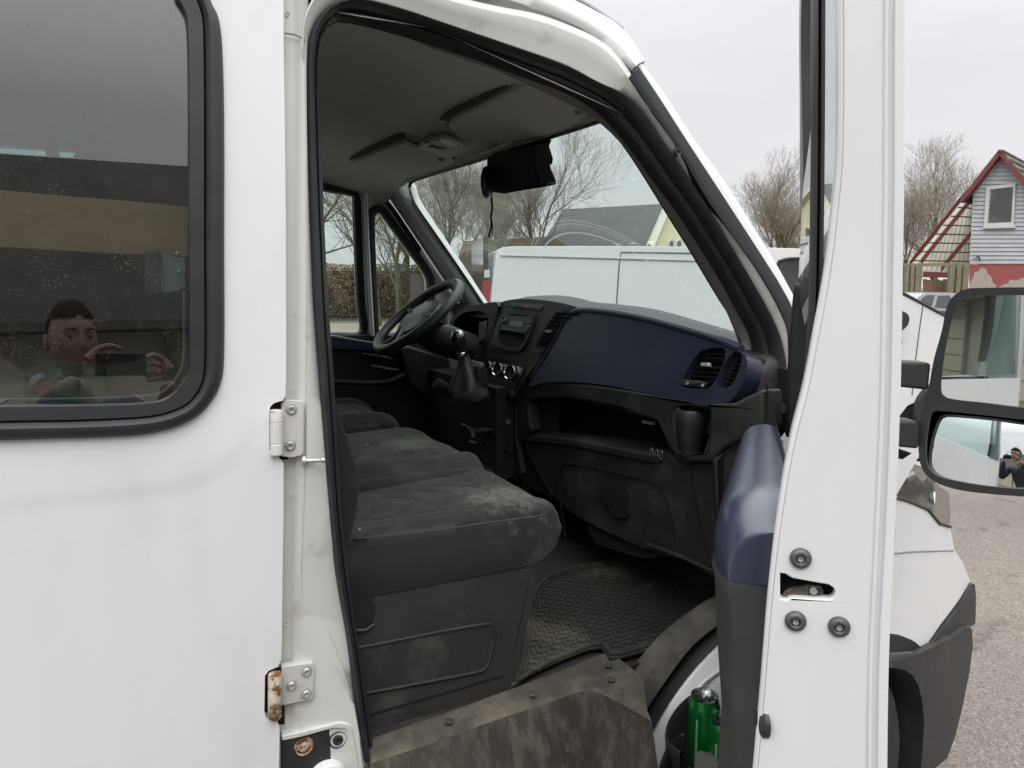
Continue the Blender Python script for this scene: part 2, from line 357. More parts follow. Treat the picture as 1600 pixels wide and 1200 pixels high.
# ---- B pillar
cols=[]
def colS(tb,off): return lambda y:(tab(tb,y),off)
C=[colS([(0,425),(1300,420)],.035),
   colS([(0,452),(1300,447)],.035),
   colS([(-80,461),(60,465),(600,463),(900,457),(1000,456),(1300,455)],.033),
   colS([(-80,465),(60,469),(600,467),(900,461),(1000,460),(1300,459)],.026),
   colS([(-80,472),(60,475),(300,478),(600,477),(730,476),(880,470),(1300,466)],.024),
   colS([(-80,476),(60,478.2),(200,479.3),(400,481),(580,480),(730,479),(805,476),(880,473),(950,474),(1005,480),(1032,505),(1065,530),(1100,552),(1140,560),(1200,566),(1300,575)],.016),
   lambda y:(tab([(y_,x_+.8) for x_,y_ in sorted(SO[:13],key=lambda q:q[1])],y),.030 if y<850 else .034),
   ]
ys=[-80]+[30+ (1290-30)*i/60 for i in range(61)]
rows=[]
for c in C: rows.append([PS(c(y)[0] if not callable(c(y)[0]) else 0,y,off=c(y)[1]) for y in ys])
rows.append([p+V((0,.05,0)) for p in rows[-1]])
b=B(); b.grid(rows); obj('b_pillar',b,jamb,van,ang=60)
# embossed teardrop crease low on the pillar
cr=smooth2([PS(x,y,off=.0285) for x,y in [(475,915),(492,945),(512,985),(530,1030),(543,1075),(553,1112)]],30)
b=B(); b.tube(cr,.0035,8,flat=.6); obj('pressed_crease',b,jamb,van)
# panel joint across the pillar and spot weld dimples
b=B(); b.tube([PS(445,52,off=.028),PS(460,54,off=.026),PS(474,60,off=.02),PS(479,66,off=.02)],.0012,6); obj('sealer_bead',b,mat('sealer',(.2,.15,.12),.8),van)
for (x,y) in [(449,22),(458,612),(456,780),(446,975),(510,1090)]:
    b=B(); b.lathe([(.0001,-.0012),(.002,-.0012),(.0032,.0008)],PS(x,y,off=.033 if x<465 else .024),(0,-1,0),14); obj('weld_dimple',b,jamb,van)
# ---- roof side: from the seal over the cant rail to the roof
R1=[(470,70),(475,30),(486,2),(505,-22),(540,-38),(590,-38),(650,-20),(703,-2),(770,14),(840,28),(909,54),(942,72),(964,94),(983,122),(1000,150),(1016,172),(1049,219),(1068,249),(1100,305),(1147,374),(1178,417),(1208,467),(1228,512),(1236,562),(1238,620),(1238,700)]
R2=[(462,60),(466,10),(474,-30),(495,-56),(540,-66),(590,-62),(650,-46),(703,-26),(770,-6),(840,12),(900,36),(945,58),(968,80),(990,108),(1006,135),(1023,158),(1055,206),(1075,238),(1108,292),(1153,360),(1184,404),(1214,453),(1234,498),(1242,548),(1244,610),(1245,700)]
SO_r=[p for p in SO[11:34]]
N=110
a=smooth2([PS(*p,off=.03) for p in SO[11:34]],N)
r1=smooth2([PS(*p,off=.016) for p in R1],N)
g=smooth2([PS(p[0]+4,p[1]-5,off=.030) for p in R1],N)
b=B(); rows=[[p+V((0,.03,0)) for p in a],a,[a[i].lerp(r1[i],.5)-V((0,.0,0)) for i in range(N)],[a[i].lerp(r1[i],.88)-V((0,.004,0)) for i in range(N)],r1,g]
b.grid(rows); obj('door_frame_rail',b,jamb,van,ang=70)
# roof skin above the gutter
G0=[(400,-30),(470,-75),(560,-74),(650,-52),(703,-30),(770,-9),(840,14),(895,36),(930,56),(955,76),(975,96),(988,108)]
G1=[(400,-60),(470,-110),(560,-120),(650,-105),(740,-70),(800,-44),(858,-6),(905,18),(940,40),(968,62),(984,84),(996,100)]
G2=[(400,-90),(470,-150),(560,-160),(650,-145),(760,-90),(820,-44),(867,-10),(922,18),(950,32),(972,48),(992,74),(1006,100)]
M_=60
g0=smooth2([PS(*p,off=.028) for p in G0],M_); g00=smooth2([PS(p[0]-1,p[1]+4,off=.034) for p in G0],M_)
g1=smooth2([PS(*p,off=.03) for p in G1],M_); g2=smooth2([PS(*p,off=.13) for p in G2],M_)
g3=[p+V((-.06,.35,.07)) for p in g2]; g4=[p+V((-.06,1.3,.07)) for p in g2]
b=B(); b.grid([g00,g0,[g0[i].lerp(g1[i],.5)-V((0,.006,0)) for i in range(M_)],g1,[g1[i].lerp(g2[i],.6)+V((0,-.012,.004)) for i in range(M_)],g2,g3,g4]); obj('roof_panel',b,white,van,ang=60)
k0=smooth2([PS(x,y,off=.135) for x,y in [(855,-22),(890,-6),(925,14),(955,35),(972,47)]],20)
b=B(); b.tube([p+V((0,.01,.0)) for p in k0],.017,8,flat=.6); obj('roof_strip',b,mat('grey_strip',(.25,.25,.26),.5),van)
# main roof (rearwards)
b=B(); b.grid([[V((x,y,2.34-.0*(x) -.12*((y-.95)/.9)**4)) for y in [.06+1.78*i/14 for i in range(15)]] for x in (-2.9,-2,-1,-.2,.25)]); obj('rear_roof',b,white,van,solid=.01)
# ---- windshield trim strip on the A pillar + white glass edge
T1=[(984,121),(1016,170),(1049,217),(1068,247),(1100,303),(1147,372),(1178,415),(1208,463),(1228,508),(1236,555),(1240,620),(1242,700)]
T2=[(997,103),(1030,152),(1062,202),(1084,236),(1122,294),(1165,360),(1196,408),(1222,450),(1241,490),(1248,545),(1252,620),(1254,700)]
T3=[(1002,99),(1038,146),(1070,196),(1093,230),(1129,280),(1172,346),(1203,396),(1228,440),(1248,482),(1256,540),(1260,620),(1262,700)]
n=60
t1=smooth2([PS(*p,off=.012) for p in T1],n); t2=smooth2([PS(*p,off=.055) for p in T2],n); t3=smooth2([PS(*p,off=.075) for p in T3],n)
b=B(); vv=b.grid([[p+V((0,.02,0)) for p in t1],t1,[t1[i].lerp(t2[i],.12)-V((0,.004,0)) for i in range(n)],[t1[i].lerp(t2[i],.9)-V((0.002,.002,0)) for i in range(n)],t2,[p+V((0,.02,0)) for p in t2]])
b.face([r[0] for r in vv]); obj('windshield_trim_strip',b,mat('matt_strip',(.016,.015,.018),.8,spec=.25,nscale=20),van,ang=30)
b=B(); b.grid([[p+V((0,.01,0)) for p in t2],[t2[i].lerp(t3[i],.5)-V((0,.0,0)) for i in range(n)],t3,[p+V((-.03,.03,-.01)) for p in t3]]); obj('a_pillar_skin',b,white,van,ang=60)
o_=PS(1058,238,off=.005)
sc_=B(); sc_.lathe([(.0001,.0),(.0035,0),(.004,.003),(.008,.004),(.009,-.004)],o_,(.2,-1,.1),18); obj('trim_screw',sc_,blackp,van)
# ---- rear passenger door
DX=[(-420,-120),(443,-120),(443,0),(443,60),(445,200),(446.5,340),(447,480),(447,590),(446,618),(441,626),(428,630),(422,636),(421,645),(421,702),(423,710),(429,714),(438,717),(443,724),(443,800),(441.5,900),(440.5,1000),(439,1032),(434,1042),(420,1048),(414,1056),(413,1112),(416,1122),(424,1126),(434,1129),(437,1136),(436,1200),(434,1290),(-420,1290)]
DOFF=0.0
outl=xz([PS(*p,off=DOFF) for p in DX])
RUBo=[(-420,-260),(200,-260),(286,-190),(320,-60),(328,0),(341,28),(347,78),(350,190),(350,375),(350,553),(344,600),(330,627),(312,647),(290,660),(266,669),(203,680),(0,687),(-420,700)]
RUBm=[(-420,-230),(190,-230),(268,-160),(300,-50),(308,0),(316,25),(319,62),(320,200),(320,400),(320,569),(309,612),(296,627),(281,637),(234,650),(120,656),(0,658),(-420,668)]
PANE=[(-420,-200),(170,-200),(245,-120),(268,-25),(275,0),(287,19),(292,47),(294,150),(294,350),(295,562),(287,590),(269,615),(234,628),(120,632),(0,633),(-420,640)]
cz=[.6,.8,1.0,1.2,1.34,1.37,1.39,1.41,1.43,1.46,1.6,1.8,2.0,2.2]
rdoor_hole=xz(rs([PS(*p) for p in RUBm],60,True))
px0=PS(392,400).x; pz0=PS(200,770).z
def frd(x,z):
    r=.14; dx=x-(px0-r); dz=(pz0+r)-z
    d=(math.hypot(max(dx,0),max(dz,0))-r) if (dx>0 or dz>0) else -r
    t=min(1,max(0,(d+.016)/.032)); t=t*t*(3-2*t)
    return fside(x,z)+.0014*t
rd=skin('rear_door',outl,[rdoor_hole],frd,-.0014,.022,white,van,cutz=sorted(cz+[pz0-.02+.006*i for i in range(36)]+[1.46+.05*i for i in range(16)]),cutx=[px0-.2+.006*i for i in range(38)],bevel=.005,seg=3)
xl=PS(-420,600).x
skin('side_panel',[(-2.9,.35),(xl-.006,.35),(xl-.006,2.32),(-2.9,2.32)],[],fside,0,.02,white,van,cutz=cz,bevel=.004)
skin('lower_sill_panel',[(xl,.35),(.28,.35),(.28,.62),(xl,.62)],[],fside,.02,.02,white,van)
# window: rubber ring, inner frame, pane
def ring(name,A,Aoff,Bp,Boff,prof,m,parent,n=140):
    A3=rs([PS(*p,off=Aoff) for p in A],n,True); B3=rs([PS(*p,off=Boff) for p in Bp],n,True)
    def rnd_(P): 
        for k in range(3): P=[(P[i-1]+P[i]*2+P[(i+1)%n])/4 for i in range(n)]
        return P
    A3=rnd_(A3)
    rows=[]
    for i in range(n):
        a=A3[i]; b_=min(B3,key=lambda q:(q-a).length) if False else B3[i]
        rows.append([a+(b_-a)*t-V((0,h,0)) for t,h in prof])
    b=B(); b.grid(rows,closev=True); return obj(name,b,m,parent,ang=50)
def ring2(name,A,Bp,prof,m,parent,n=160):
    """A outer, Bp inner loops with equal vertex correspondence"""
    A3=smooth2([PS(*p) for p in A],n,False); B3=smooth2([PS(*p) for p in Bp],n,False)
    rows=[[A3[i]+(B3[i]-A3[i])*t-V((0,h,0)) for t,h in prof] for i in range(n)]
    b=B(); b.grid(rows); return obj(name,b,m,parent,ang=50)
ring2('window_rubber',RUBo,[RUBm[i] for i in (0,1,2,3,4,5,6,7,8,9,10,10,11,12,13,14,15,16)],[(0,-.012),(0,.004),(.12,.012),(.4,.019),(.7,.02),(.92,.014),(1,.004),(1.02,-.014)],rubber,rd)
ring2('window_frame',RUBm,PANE,[(-.02,-.012),(.03,.008),(.1,.011),(.5,.0105),(.94,.010),(1,.007),(1.0,-.012)],mat('frame_black',(.02,.02,.024),.38,bump=.15,bscale=300,bdist=.0005,nscale=30,namt=.6,col2=(.032,.03,.036)),rd)
pane_m=glass('tinted_pane',(.70,.74,.73),.155,dirt=.022,dcol=(.5,.48,.42),speck=.35)
pz=[PS(*p) for p in PANE]
# pane is flat: least change from the two ends of the slope
z0,z1=1.43,2.5
fl=lambda x,z: fside(x,1.9)+.0875*(z-1.9)
skin('window_pane',xz(smooth2([PS(p[0]+(4 if p[0]>0 else 0),p[1]+(4 if p[1]>400 else -4)) for p in PANE],90)),[],fl,.004,.004,pane_m,rd)
# vent-window latch behind the glass
L0=PS(246,425,off=.05)
b=B(); c=[PS(x,y,off=.04) for x,y in [(226,391),(249,391),(252,395),(252,455),(249,459),(229,460),(226,456)]]; b.prism(c,(0,.014,0)); lt=obj('window_latch',b,mat('latch',(.07,.072,.09),.4),rd,bevel=.003)
b=B(); c=[PS(x,y,off=.056) for x,y in [(250,393),(268,400),(289,401),(289,450),(268,456),(250,457)]]; b.prism(c,(0,.004,0)); obj('latch_plate',b,mat('latchp',(.38,.46,.46),.35,.5,dirt=(.4,.38,.3,.5),dscale=40),rd)
for (x,y) in [(277,397),(280,425)]:
    b=B(); b.lathe([(.0001,.004),(.003,.003),(.0045,0)],PS(x,y,off=.055),(0,-1,0),14); obj('latch_screw',b,bolt_m,rd)
b=B(); b.tube(smooth2([PS(x,y,off=.02) for x,y in [(-420,630),(0,624),(120,623),(234,618),(262,606),(280,583),(287,555),(288,455)]],60),.0022,6); obj('pane_seal',b,mat('pane_seal',(.28,.28,.26),.6),rd)
# ---- hinges
def bolt(c,ax,r,parent,m=bolt_m,name='hinge_bolt'):
    b=B(); b.lathe([(.0001,.0015),(r*.28,.0015),(r*.34,.0045),(r*.62,.0052),(r*.8,.0035),(r*.86,.001),(r*1.08,.0008),(r*1.12,-.002)],c,ax,24)
    return obj(name,b,m,parent)
def plate_px(pts,off,th,m,parent,name,bev=.0012,f=fside,label=None):
    b=B(); b.prism([PS(*p,off=off,f=f) for p in pts],(0,th,0)); return obj(name,b,m,parent,bevel=bev,label=label)
def hinge(pl,pin,bolts,rusty):
    # plate
    h=plate_px(pl,.012,.016,steelw,van,'door_hinge',.0015,label='rusty lower hinge' if rusty else 'painted upper hinge with rust lines')
    (x,y0,y1)=pin; top=PS(x,y0,off=-.004); bot=PS(x,y1,off=-.004)
    b=B(); r=.0098 if not rusty else .0112; ax=(bot-top); Ln=ax.length
    if rusty:
        b.lathe([(.0001,0),(r*.86,0),(r,.003),(r,Ln-.003),(r*.85,Ln),(.0001,Ln)],top,ax,24)
    else:
        b.lathe([(.0001,0),(r*.9,0),(r,.002),(r,Ln*.27),(r*.88,Ln*.28),(r,Ln*.3),(r,Ln*.72),(r*.88,Ln*.74),(r,Ln*.76),(r,Ln-.002),(r*.85,Ln),(.0001,Ln)],top,ax,24)
    obj('hinge_pin',b,rust if rusty else mat('upper_pin',(.66,.65,.62),.35,coat=.3,nscale=20,stretch=(1,1,4),dirt=(.22,.10,.04,.9),dscale=9,dthr=(.62,.66)),h)
    for (bx,by) in bolts: bolt(PS(bx,by,off=.012),(0,-1,0),.0088,h)
    return h
hinge([(440,634),(448,626),(472,626),(475,630),(475,706),(472,711),(455,715),(440,713)],(432,640,712),[(455,640),(453,696)],False)
hinge([(440,1042),(489,1035),(491,1039),(490,1090),(486,1094),(440,1103)],(429.5,1052,1122),[(479,1049),(455,1071),(478,1084)],True)
# dark hinge pockets in the rear door edge
for pts in ([(418,627),(450,627),(450,718),(418,718)],[(410,1044),(445,1044),(445,1132),(410,1132)]):
    plate_px(pts,.026,.003,void,van,'hinge_pocket',0)
# striker pin
b=B(); P0=PS(479,720,off=.012); P1=PS(508,719,off=.004); ax=P1-P0; Ln=ax.length
b.lathe([(.0001,-.006),(.0085,-.006),(.0085,-.001),(.004,0),(.004,Ln*.35),(.0032,Ln*.36),(.0032,Ln*.7),(.0028,Ln*.74),(.0046,Ln*.8),(.005,Ln*.9),(.0035,Ln),(.0001,Ln+.001)],P0,ax,20); obj('door_check_pin',b,bolt_m,van)
# ---- step plate at the foot of the pillar
pb=plate_px([(441,1158),(470,1152),(520,1138),(536,1134),(545,1139),(548,1160),(560,1230),(441,1260)],.02,.02,dashd,van,'sill_corner_cap',.004)
plate_px([(441,1150),(500,1137),(532,1129),(548,1133),(553,1150),(566,1230),(556,1230),(546,1160),(541,1139),(520,1138),(470,1152),(441,1158)],.014,.02,jamb,van,'cap_rim',.002)
for (x,y,mm_) in [(475,1167,rust),(528,1156,dashd)]:
    b=B(); b.lathe([(.0001,.001),(.004,.001),(.0055,.004),(.0085,.003),(.0095,-.001),(.013,-.001),(.015,.002),(.0165,-.001)],PS(x,y,off=.019),(0,-1,0),24); obj('cap_screw',b,mm_,pb)
b=B(); b.lathe([(.0001,.02),(.03,.018),(.036,.0)],PS(510,1215,off=.022),(0,-1,0),28); obj('cap_plug',b,white,pb)
# ---- step well and sill
SE=[(560,1155),(640,1122),(720,1090),(800,1058),(880,1022),(950,1008),(975,1040)]
SEi=[(548,1166),(640,1141),(700,1120),(790,1086),(880,1050),(952,1034),(1008,1074)]
top_o=rs([PZ(x,y,.802) for x,y in [(520,1195),(620,1158),(700,1133),(790,1100),(850,1076),(905,1068),(932,1072),(1012,1118)]],40)
top_o=smooth2([PZ(x,y,.80) for x,y in [(500,1205),(586,1173),(680,1143),(770,1111),(856,1083),(900,1068),(927,1068),(972,1090),(1012,1113)]],40)
top_i=smooth2([PZ(x,y,.806) for x,y in [(500,1183),(586,1152),(690,1116),(789,1080),(870,1050),(930,1026),(955,1022),(1005,1058)]],40)
fl_=mat('dirty_sill',(.035,.030,.024),.75,nscale=8,namt=.9,col2=(.085,.072,.055),dirt=(.21,.18,.135,.8),dscale=7,dthr=(.46,.72),bump=.4,bscale=90)
fl_v=mat('dirty_riser',(.045,.040,.034),.8,nscale=5,namt=.9,detail=9,col2=(.075,.066,.055),dirt=(.20,.18,.15,.7),dscale=14,dthr=(.46,.75),bump=.5,bscale=60,stretch=(2.6,2,1.0),spec=.3)
bot=[p+V((.0,-.10-.05*max(0,1-abs(i-24)/16),-.34)) for i,p in enumerate(top_o)]
mid=[top_o[i]+V((0,-.014,-.012)) for i in range(40)]
rows=[top_i,[top_i[i].lerp(top_o[i],.12)-V((0,0,.006)) for i in range(40)],[top_i[i].lerp(top_o[i],.92)-V((0,0,.003)) for i in range(40)],mid,[mid[i].lerp(bot[i],.3) for i in range(40)],[mid[i].lerp(bot[i],.6)+V((0,.01,0)) for i in range(40)],bot]
b=B(); b.grid(rows[:4]); obj('door_sill',b,fl_,van,ang=60)
b=B(); b.grid(rows[3:]); obj('step_riser',b,fl_v,van,ang=60)
for (x,y) in [(702,1127),(833,1085),(951,1040),(955,1062)]:
    b=B(); b.lathe([(.0001,.0005),(.005,.0005),(.006,.003),(.0085,.001)],PZ(x,y,.804),(0,-.1,1),16); obj('sill_screw',b,fl_,van)
# step tread below
b=B(); b.box((.6,-.02,.42),(1.1,.22,.03)); obj('step_tread',b,fl_,van,bevel=.01)
# grey arch cover between floor and wheel arch
A_=smooth2([PS(x,y,off=.10) for x,y in [(966,1084),(975,1066),(992,1040),(1035,990),(1080,955),(1120,931),(1200,900),(1260,895)]],40)
Bq=smooth2([PS(x,y,off=.04) for x,y in [(1004,1112),(1012,1104),(1040,1062),(1080,1010),(1120,977),(1150,960),(1210,940),(1260,935)]],40)
b=B(); b.grid([[p+V((0,.03,-.05)) for p in A_],A_,[A_[i].lerp(Bq[i],.12)+V((0,-.002,.006)) for i in range(40)],[A_[i].lerp(Bq[i],.85)+V((0,-.002,.006)) for i in range(40)],Bq,[p+V((0,.012,-.02)) for p in Bq]])
obj('wheel_arch_cover',b,mat('arch_cover',(.055,.05,.045),.8,spec=.3,nscale=9,namt=.8,col2=(.085,.077,.068),dirt=(.20,.18,.155,.7),dscale=12,dthr=(.42,.75),bump=.3,bscale=80,stretch=(1,1,1)),van,ang=50,solid=.004)
# ---- front wing seen inside the open door and right of it
def fnose(x,z):
    y=-.012
    if x>1.75: y+=.32*(x-1.75)**2*(1+max(0,z-.9)*.5)
    return y
wing=[(925,1290),(960,1235),(988,1200),(1012,1150),(1042,1095),(1082,1040),(1124,998),(1170,960),(1215,910),(1234,840),(1238,700),(1240,640),(1252,610),(1300,640),(1360,690)]
hp=[(1405,700),(1425,712),(1440,722)]
wz=xz([PS(*p,off=.03) for p in wing])
nose_top=[PS(*p,f=fnose) for p in [(1400,775),(1414,781),(1450,796),(1468,818),(1484,822)]]
nose_edge=[PS(*p,f=fnose) for p in [(1487,835),(1491,858),(1505,880),(1516,908),(1500,935),(1470,975),(1442,1015)]]
arch_o=[PS(*p,f=fnose) for p in [(1440,1013),(1425,1000),(1405,992),(1385,989)]]
wx0=wz[0][0]
# inner wing around the door arch
skin('inner_wing',wz+[(1.42,1.30),(1.6,1.1),(1.6,.55),(1.35,.55)],[],lambda x,z:.0,.055,.01,white,van,cutx=[1.2,1.5,1.7])
AO=[(1160,960),(1122,997),(1080,1040),(1040,1093),(1010,1150),(985,1205),(960,1270)]
w0=smooth2([PS(*p,off=.032) for p in AO],30); w1=smooth2([PS(p[0]+12,p[1]+7,off=.016) for p in AO],30); w2=smooth2([PS(p[0]+60,p[1]+40,off=-.035) for p in AO],30); w3=smooth2([PS(p[0]+130,p[1]+90,off=-.045) for p in AO],30)
b=B(); b.grid([[p+V((0,.03,0)) for p in w0],w0,w1,w2,w3]); obj('arch_flange',b,white,van,ang=70)
b=B(); b.tube(smooth2([PS(x,y,off=-.008) for x,y in [(1055,1130),(1080,1090),(1100,1066),(1130,1044)]],14),.004,8); obj('wing_crease',b,white,van)
outer=xz(nose_top)+xz(nose_edge)+xz(arch_o)+[(1.62,.80),(1.45,.86),(1.32,.84),(1.29,1.0),(1.29,1.30),(1.42,1.42),(1.70,1.28),(1.80,1.24)]
skin('front_wing',outer,[],fnose,0,.012,white,van,cutx=[1.4+.05*i for i in range(20)],cutz=[.9,1.0,1.1,1.2],bevel=.004)
# groove on wing
b=B(); b.tube([PS(x,y,f=fnose,off=-.0005) for x,y in [(1385,866),(1420,862),(1455,861),(1490,860)]],.0025,6); obj('wing_groove',b,mat('groove',(.3,.3,.3),.6),van)
# hood, front fascia
b=B(); b.grid([[V((x,y,zz-.10*((y-.92)/.85)**4)) for y in [(.04+max(0,x-1.9)*1.1)+(1.78-2.2*max(0,x-1.9))*i/12 for i in range(13)]] for x,zz in ((1.40,1.50),(1.6,1.44),(1.8,1.36),(1.98,1.26),(2.10,1.12),(2.14,.95),(2.16,.6))]); obj('bonnet',b,white,van,solid=.01)
skin('bonnet_edge',xz([PS(*p,f=fnose) for p in [(1385,694),(1402,700),(1425,708),(1444,722),(1450,733),(1436,728),(1410,718),(1385,712)]]),[],fnose,.0,.03,white,van,cutx=[1.7,1.8,1.9,2.0],bevel=.003)
# headlight
hl=[(1385,712),(1407,716),(1440,730),(1450,738),(1470,762),(1483,770),(1486,800),(1485,822),(1469,818),(1450,795),(1414,780),(1385,774)]
hs=skin('headlight',xz([PS(*p,f=fnose) for p in hl]),[],fnose,.05,.01,mat('lamp_bowl',(.62,.62,.63),.2,.7,nscale=24,namt=1,col2=(.05,.05,.052)),van,cutx=[1.7,1.8,1.9,2.0])
skin('lens',xz([PS(*p,f=fnose) for p in hl]),[],fnose,.001,.005,glass('lamp_lens',(.80,.80,.78),.09,dirt=.06,dcol=(.65,.62,.58)),hs,cutx=[1.6+.05*i for i in range(12)],bevel=.002)
skin('lamp_mask',xz([PS(*p,f=fnose) for p in [(1385,725),(1410,733),(1426,742),(1430,775),(1414,778),(1385,772)]]),[],fnose,.018,.01,mat('lampmask',(.02,.02,.022),.25,coat=.5),hs)
b=B(); b.lathe([(.0001,.0),(.02,.004),(.036,.016),(.04,.03)],PS(1440,765,f=fnose,off=.045),(.5,-.8,.1),24); obj('reflector',b,chrome,hs)
b=B(); b.tube([PS(x,y,f=fnose,off=-.001) for x,y in [(1385,775),(1414,781),(1450,796),(1468,818),(1485,823)]],.004,6); obj('lamp_gasket',b,rubber,hs)
# arch lip and black bumper
arch=[(1380,990),(1405,993),(1428,1002),(1444,1016),(1438,1028),(1380,1034)]
skin('arch_trim',xz([PS(*p,f=fnose) for p in arch]),[],fnose,-.004,.03,dashb,van,bevel=.004,cutx=[1.7,1.8,1.9])
trim=mat('bumper_plastic',(.032,.031,.032),.55,nscale=6,namt=.8,col2=(.042,.041,.041),bump=.25,bscale=350,bdist=.0006,dirt=(.12,.115,.11,.5),dscale=9,dthr=(.55,.8))
skin('bumper_corner',xz([PS(*p,f=fnose) for p in [(1443,1015),(1470,979),(1498,942),(1515,910),(1519,912),(1521,930),(1520,972),(1512,978),(1470,1002),(1450,1012)]]),[],fnose,-.008,.03,trim,van,bevel=.003,cutx=[1.8,1.9,2.0,2.1])
bp=[(1384,1036),(1430,1024),(1470,1005),(1512,980),(1519,984),(1520,1010),(1515,1050),(1505,1100),(1493,1150),(1480,1185),(1455,1205),(1440,1230),(1432,1262),(1437,1215),(1442,1170),(1444,1125),(1441,1095),(1435,1070),(1426,1055),(1414,1047),(1400,1044),(1384,1043)]
bz=xz([PS(*p,f=fnose,off=-.022) for p in bp])
skin('front_bumper',bz,[],fnose,-.022,.10,trim,van,cutx=[1.7+.05*i for i in range(12)],bevel=.012,seg=3)
skin('bumper_ledge',xz([PS(*p,f=fnose,off=-.01) for p in [(1384,1022),(1440,1018),(1450,1012),(1500,984),(1514,978),(1519,985),(1470,1010),(1430,1030),(1384,1040)]]),[],fnose,-.012,.05,mat('ledge',(.10,.098,.095),.6,dirt=(.2,.19,.17,.4),dscale=20),van,bevel=.002,cutx=[1.8,1.9,2.0])
b=B(); b.box((2.12,.95,.62),(.1,1.7,.42)); obj('bumper_bar',b,trim,van,bevel=.03)
# wheel arch liner and wheel
b=B(); b.box((1.5,.32,.52),(1.15,.02,.46)); b.box((2.02,.18,.52),(.02,.3,.5)); obj('arch_liner',b,void,van)
wh=B(); wc=V((1.46,.10,.37))
wh.lathe([(.20,-.08),(.30,-.105),(.345,-.10),(.368,-.08),(.37,0),(.368,.08),(.345,.10),(.30,.105),(.2,.08)],wc,(0,1,0),48)
wt=obj('front_wheel',wh,mat('tyre',(.03,.03,.03),.8,bump=.3,bscale=80),van)
b=B(); b.lathe([(.0001,-.03),(.05,-.05),(.07,-.03),(.15,-.02),(.19,-.07),(.205,-.085)],wc,(0,1,0),36); obj('rim',b,mat('rim',(.45,.45,.45),.4,.6),wt)
#@@DOOR
# ================================================================== OPEN PASSENGER DOOR (opened about 46 degrees)
DH=V((1.27,-.02,0)); DA=R(46); DU=V((-math.cos(DA),-math.sin(DA),0)); DN=V((math.sin(DA),-math.cos(DA),0))
def DW(u,n,z): return DH+DU*u+DN*n+V((0,0,z))
def DP(px,py,L): return PL(px,py,DH+DU*L,DU)
doorp=B()
EL=[(1313,-360),(1316,-200),(1317,-60),(1317.5,60),(1317,200),(1315,262),(1309,325),(1300,403),(1287,481),(1275,544),(1262,610),(1245,675),(1232,740),(1221,810),(1212,880),(1204,960),(1196,1060),(1188,1150),(1178,1260)]
ER=[(1411,-360),(1412,-200),(1412,-60),(1411,100),(1410.5,300),(1408.5,420),(1405.5,600),(1400,750),(1393,900),(1388,1000),(1385.5,1100),(1384,1260)]
el=smooth2([DP(*p,1.05) for p in EL],60); er=smooth2([DP(*p,1.05) for p in ER],60)
slot=[(1219,895),(1226,896),(1232,900),(1238,903.5),(1270,909.5),(1296,914),(1303,919),(1305.5,926),(1302,934),(1296,937),(1270,936),(1241,934),(1234,935),(1229,938),(1219,936)]
s3=[DP(*p,1.05) for p in slot]
outer=[p for p in el]+[p for p in er[::-1]]
outer=[p+DN*(.0) for p in outer]
b=B(); b.prism(outer,DU*-.012,[s3]); door=obj('passenger_door',b,white,van,bevel=.0035,seg=3,ang=40)
# lip of outer skin folded round the edge, and inner flange
er2=smooth2([DP(p[0]-14,p[1],1.053) for p in ER],60)
er3=smooth2([DP(p[0],p[1],1.053) for p in ER],60)
b=B(); b.grid([[p-DU*.004 for p in er2],[p+DU*.001+DN*.0006 for p in er2],[p+DU*.0014-DN*.0008 for p in er3],[p+DN*.001 for p in er3],[p-DU*.03+DN*.003 for p in er3]]); obj('edge_lip',b,white,door,ang=60)
er4=smooth2([DP(p[0]-26,p[1],1.0515) for p in ER],60)
b=B(); b.tube(er4,.0016,6); obj('edge_crease',b,white,door)
# rounded inner flange going forward from the edge
b=B(); b.grid([[p+DU*.0005 for p in el],[p-DN*.003-DU*.002 for p in el],[p-DN*.004-DU*.008 for p in el],[p-DU*.05-DN*.001 for p in el],[p-DU*.05+DN*.02 for p in el]]); obj('inner_flange',b,white,door,ang=60)
# small puckers in the sheet metal
for (x,y,r) in []:
    b=B(); b.lathe([(.0001,.0003),(r*.5,.0002),(r,-.0004),(r*1.1,-.0015)],DP(x,y,1.0505),DU,16); obj('sheet_pucker',b,white,door)
# latch in its slot
b=B(); q=[DP(*p,1.03) for p in [(1205,880),(1320,880),(1320,950),(1205,950)]]; b.prism(q,DU*-.004); obj('latch_cavity',b,void,door)
b=B(); q=[DP(*p,1.043) for p in [(1221,932),(1226,924),(1236,919),(1262,916),(1264,930),(1236,930),(1229,934)]]; b.prism(q,DU*-.006); obj('latch_jaw',b,mat('latch_steel',(.16,.14,.12),.35,.8,dirt=(.2,.15,.1,.6),dscale=60),door,bevel=.0008)
b=B(); q=[DP(*p,1.042) for p in [(1258,914),(1284,917),(1288,926),(1280,934),(1260,932)]]; b.prism(q,DU*-.008); obj('latch_claw',b,mat('latch_steel2',(.10,.10,.10),.3,.8,nscale=60),door,bevel=.001)
b=B(); b.lathe([(.0001,.002),(.003,.002),(.0035,0)],DP(1271,923,1.044),DU,16); obj('latch_rivet',b,bolt_m,door)
boltd=mat('dark_bolt',(.09,.085,.085),.45,.4,nscale=70,namt=.6,col2=(.15,.14,.13),bump=.3,bscale=400)
for (x,y) in [(1251,872),(1243,970),(1311,979)]:
    b=B(); r=.0092; b.lathe([(.0001,.0018),(r*.3,.0018),(r*.4,.0034),(r*.55,.0046),(r*.72,.0042),(r*.8,.0030),(r*.98,.0022),(r*1.02,.0002),(r*1.0,-.001)],DP(x,y,1.0505),DU,28); obj('latch_bolt',b,boltd,door)
    b=B(); b.lathe([(.0001,.0006),(r*.26,.0006),(r*.3,.003)],DP(x,y,1.0520),DU,6); obj('bolt_socket',b,bolt_m,door)
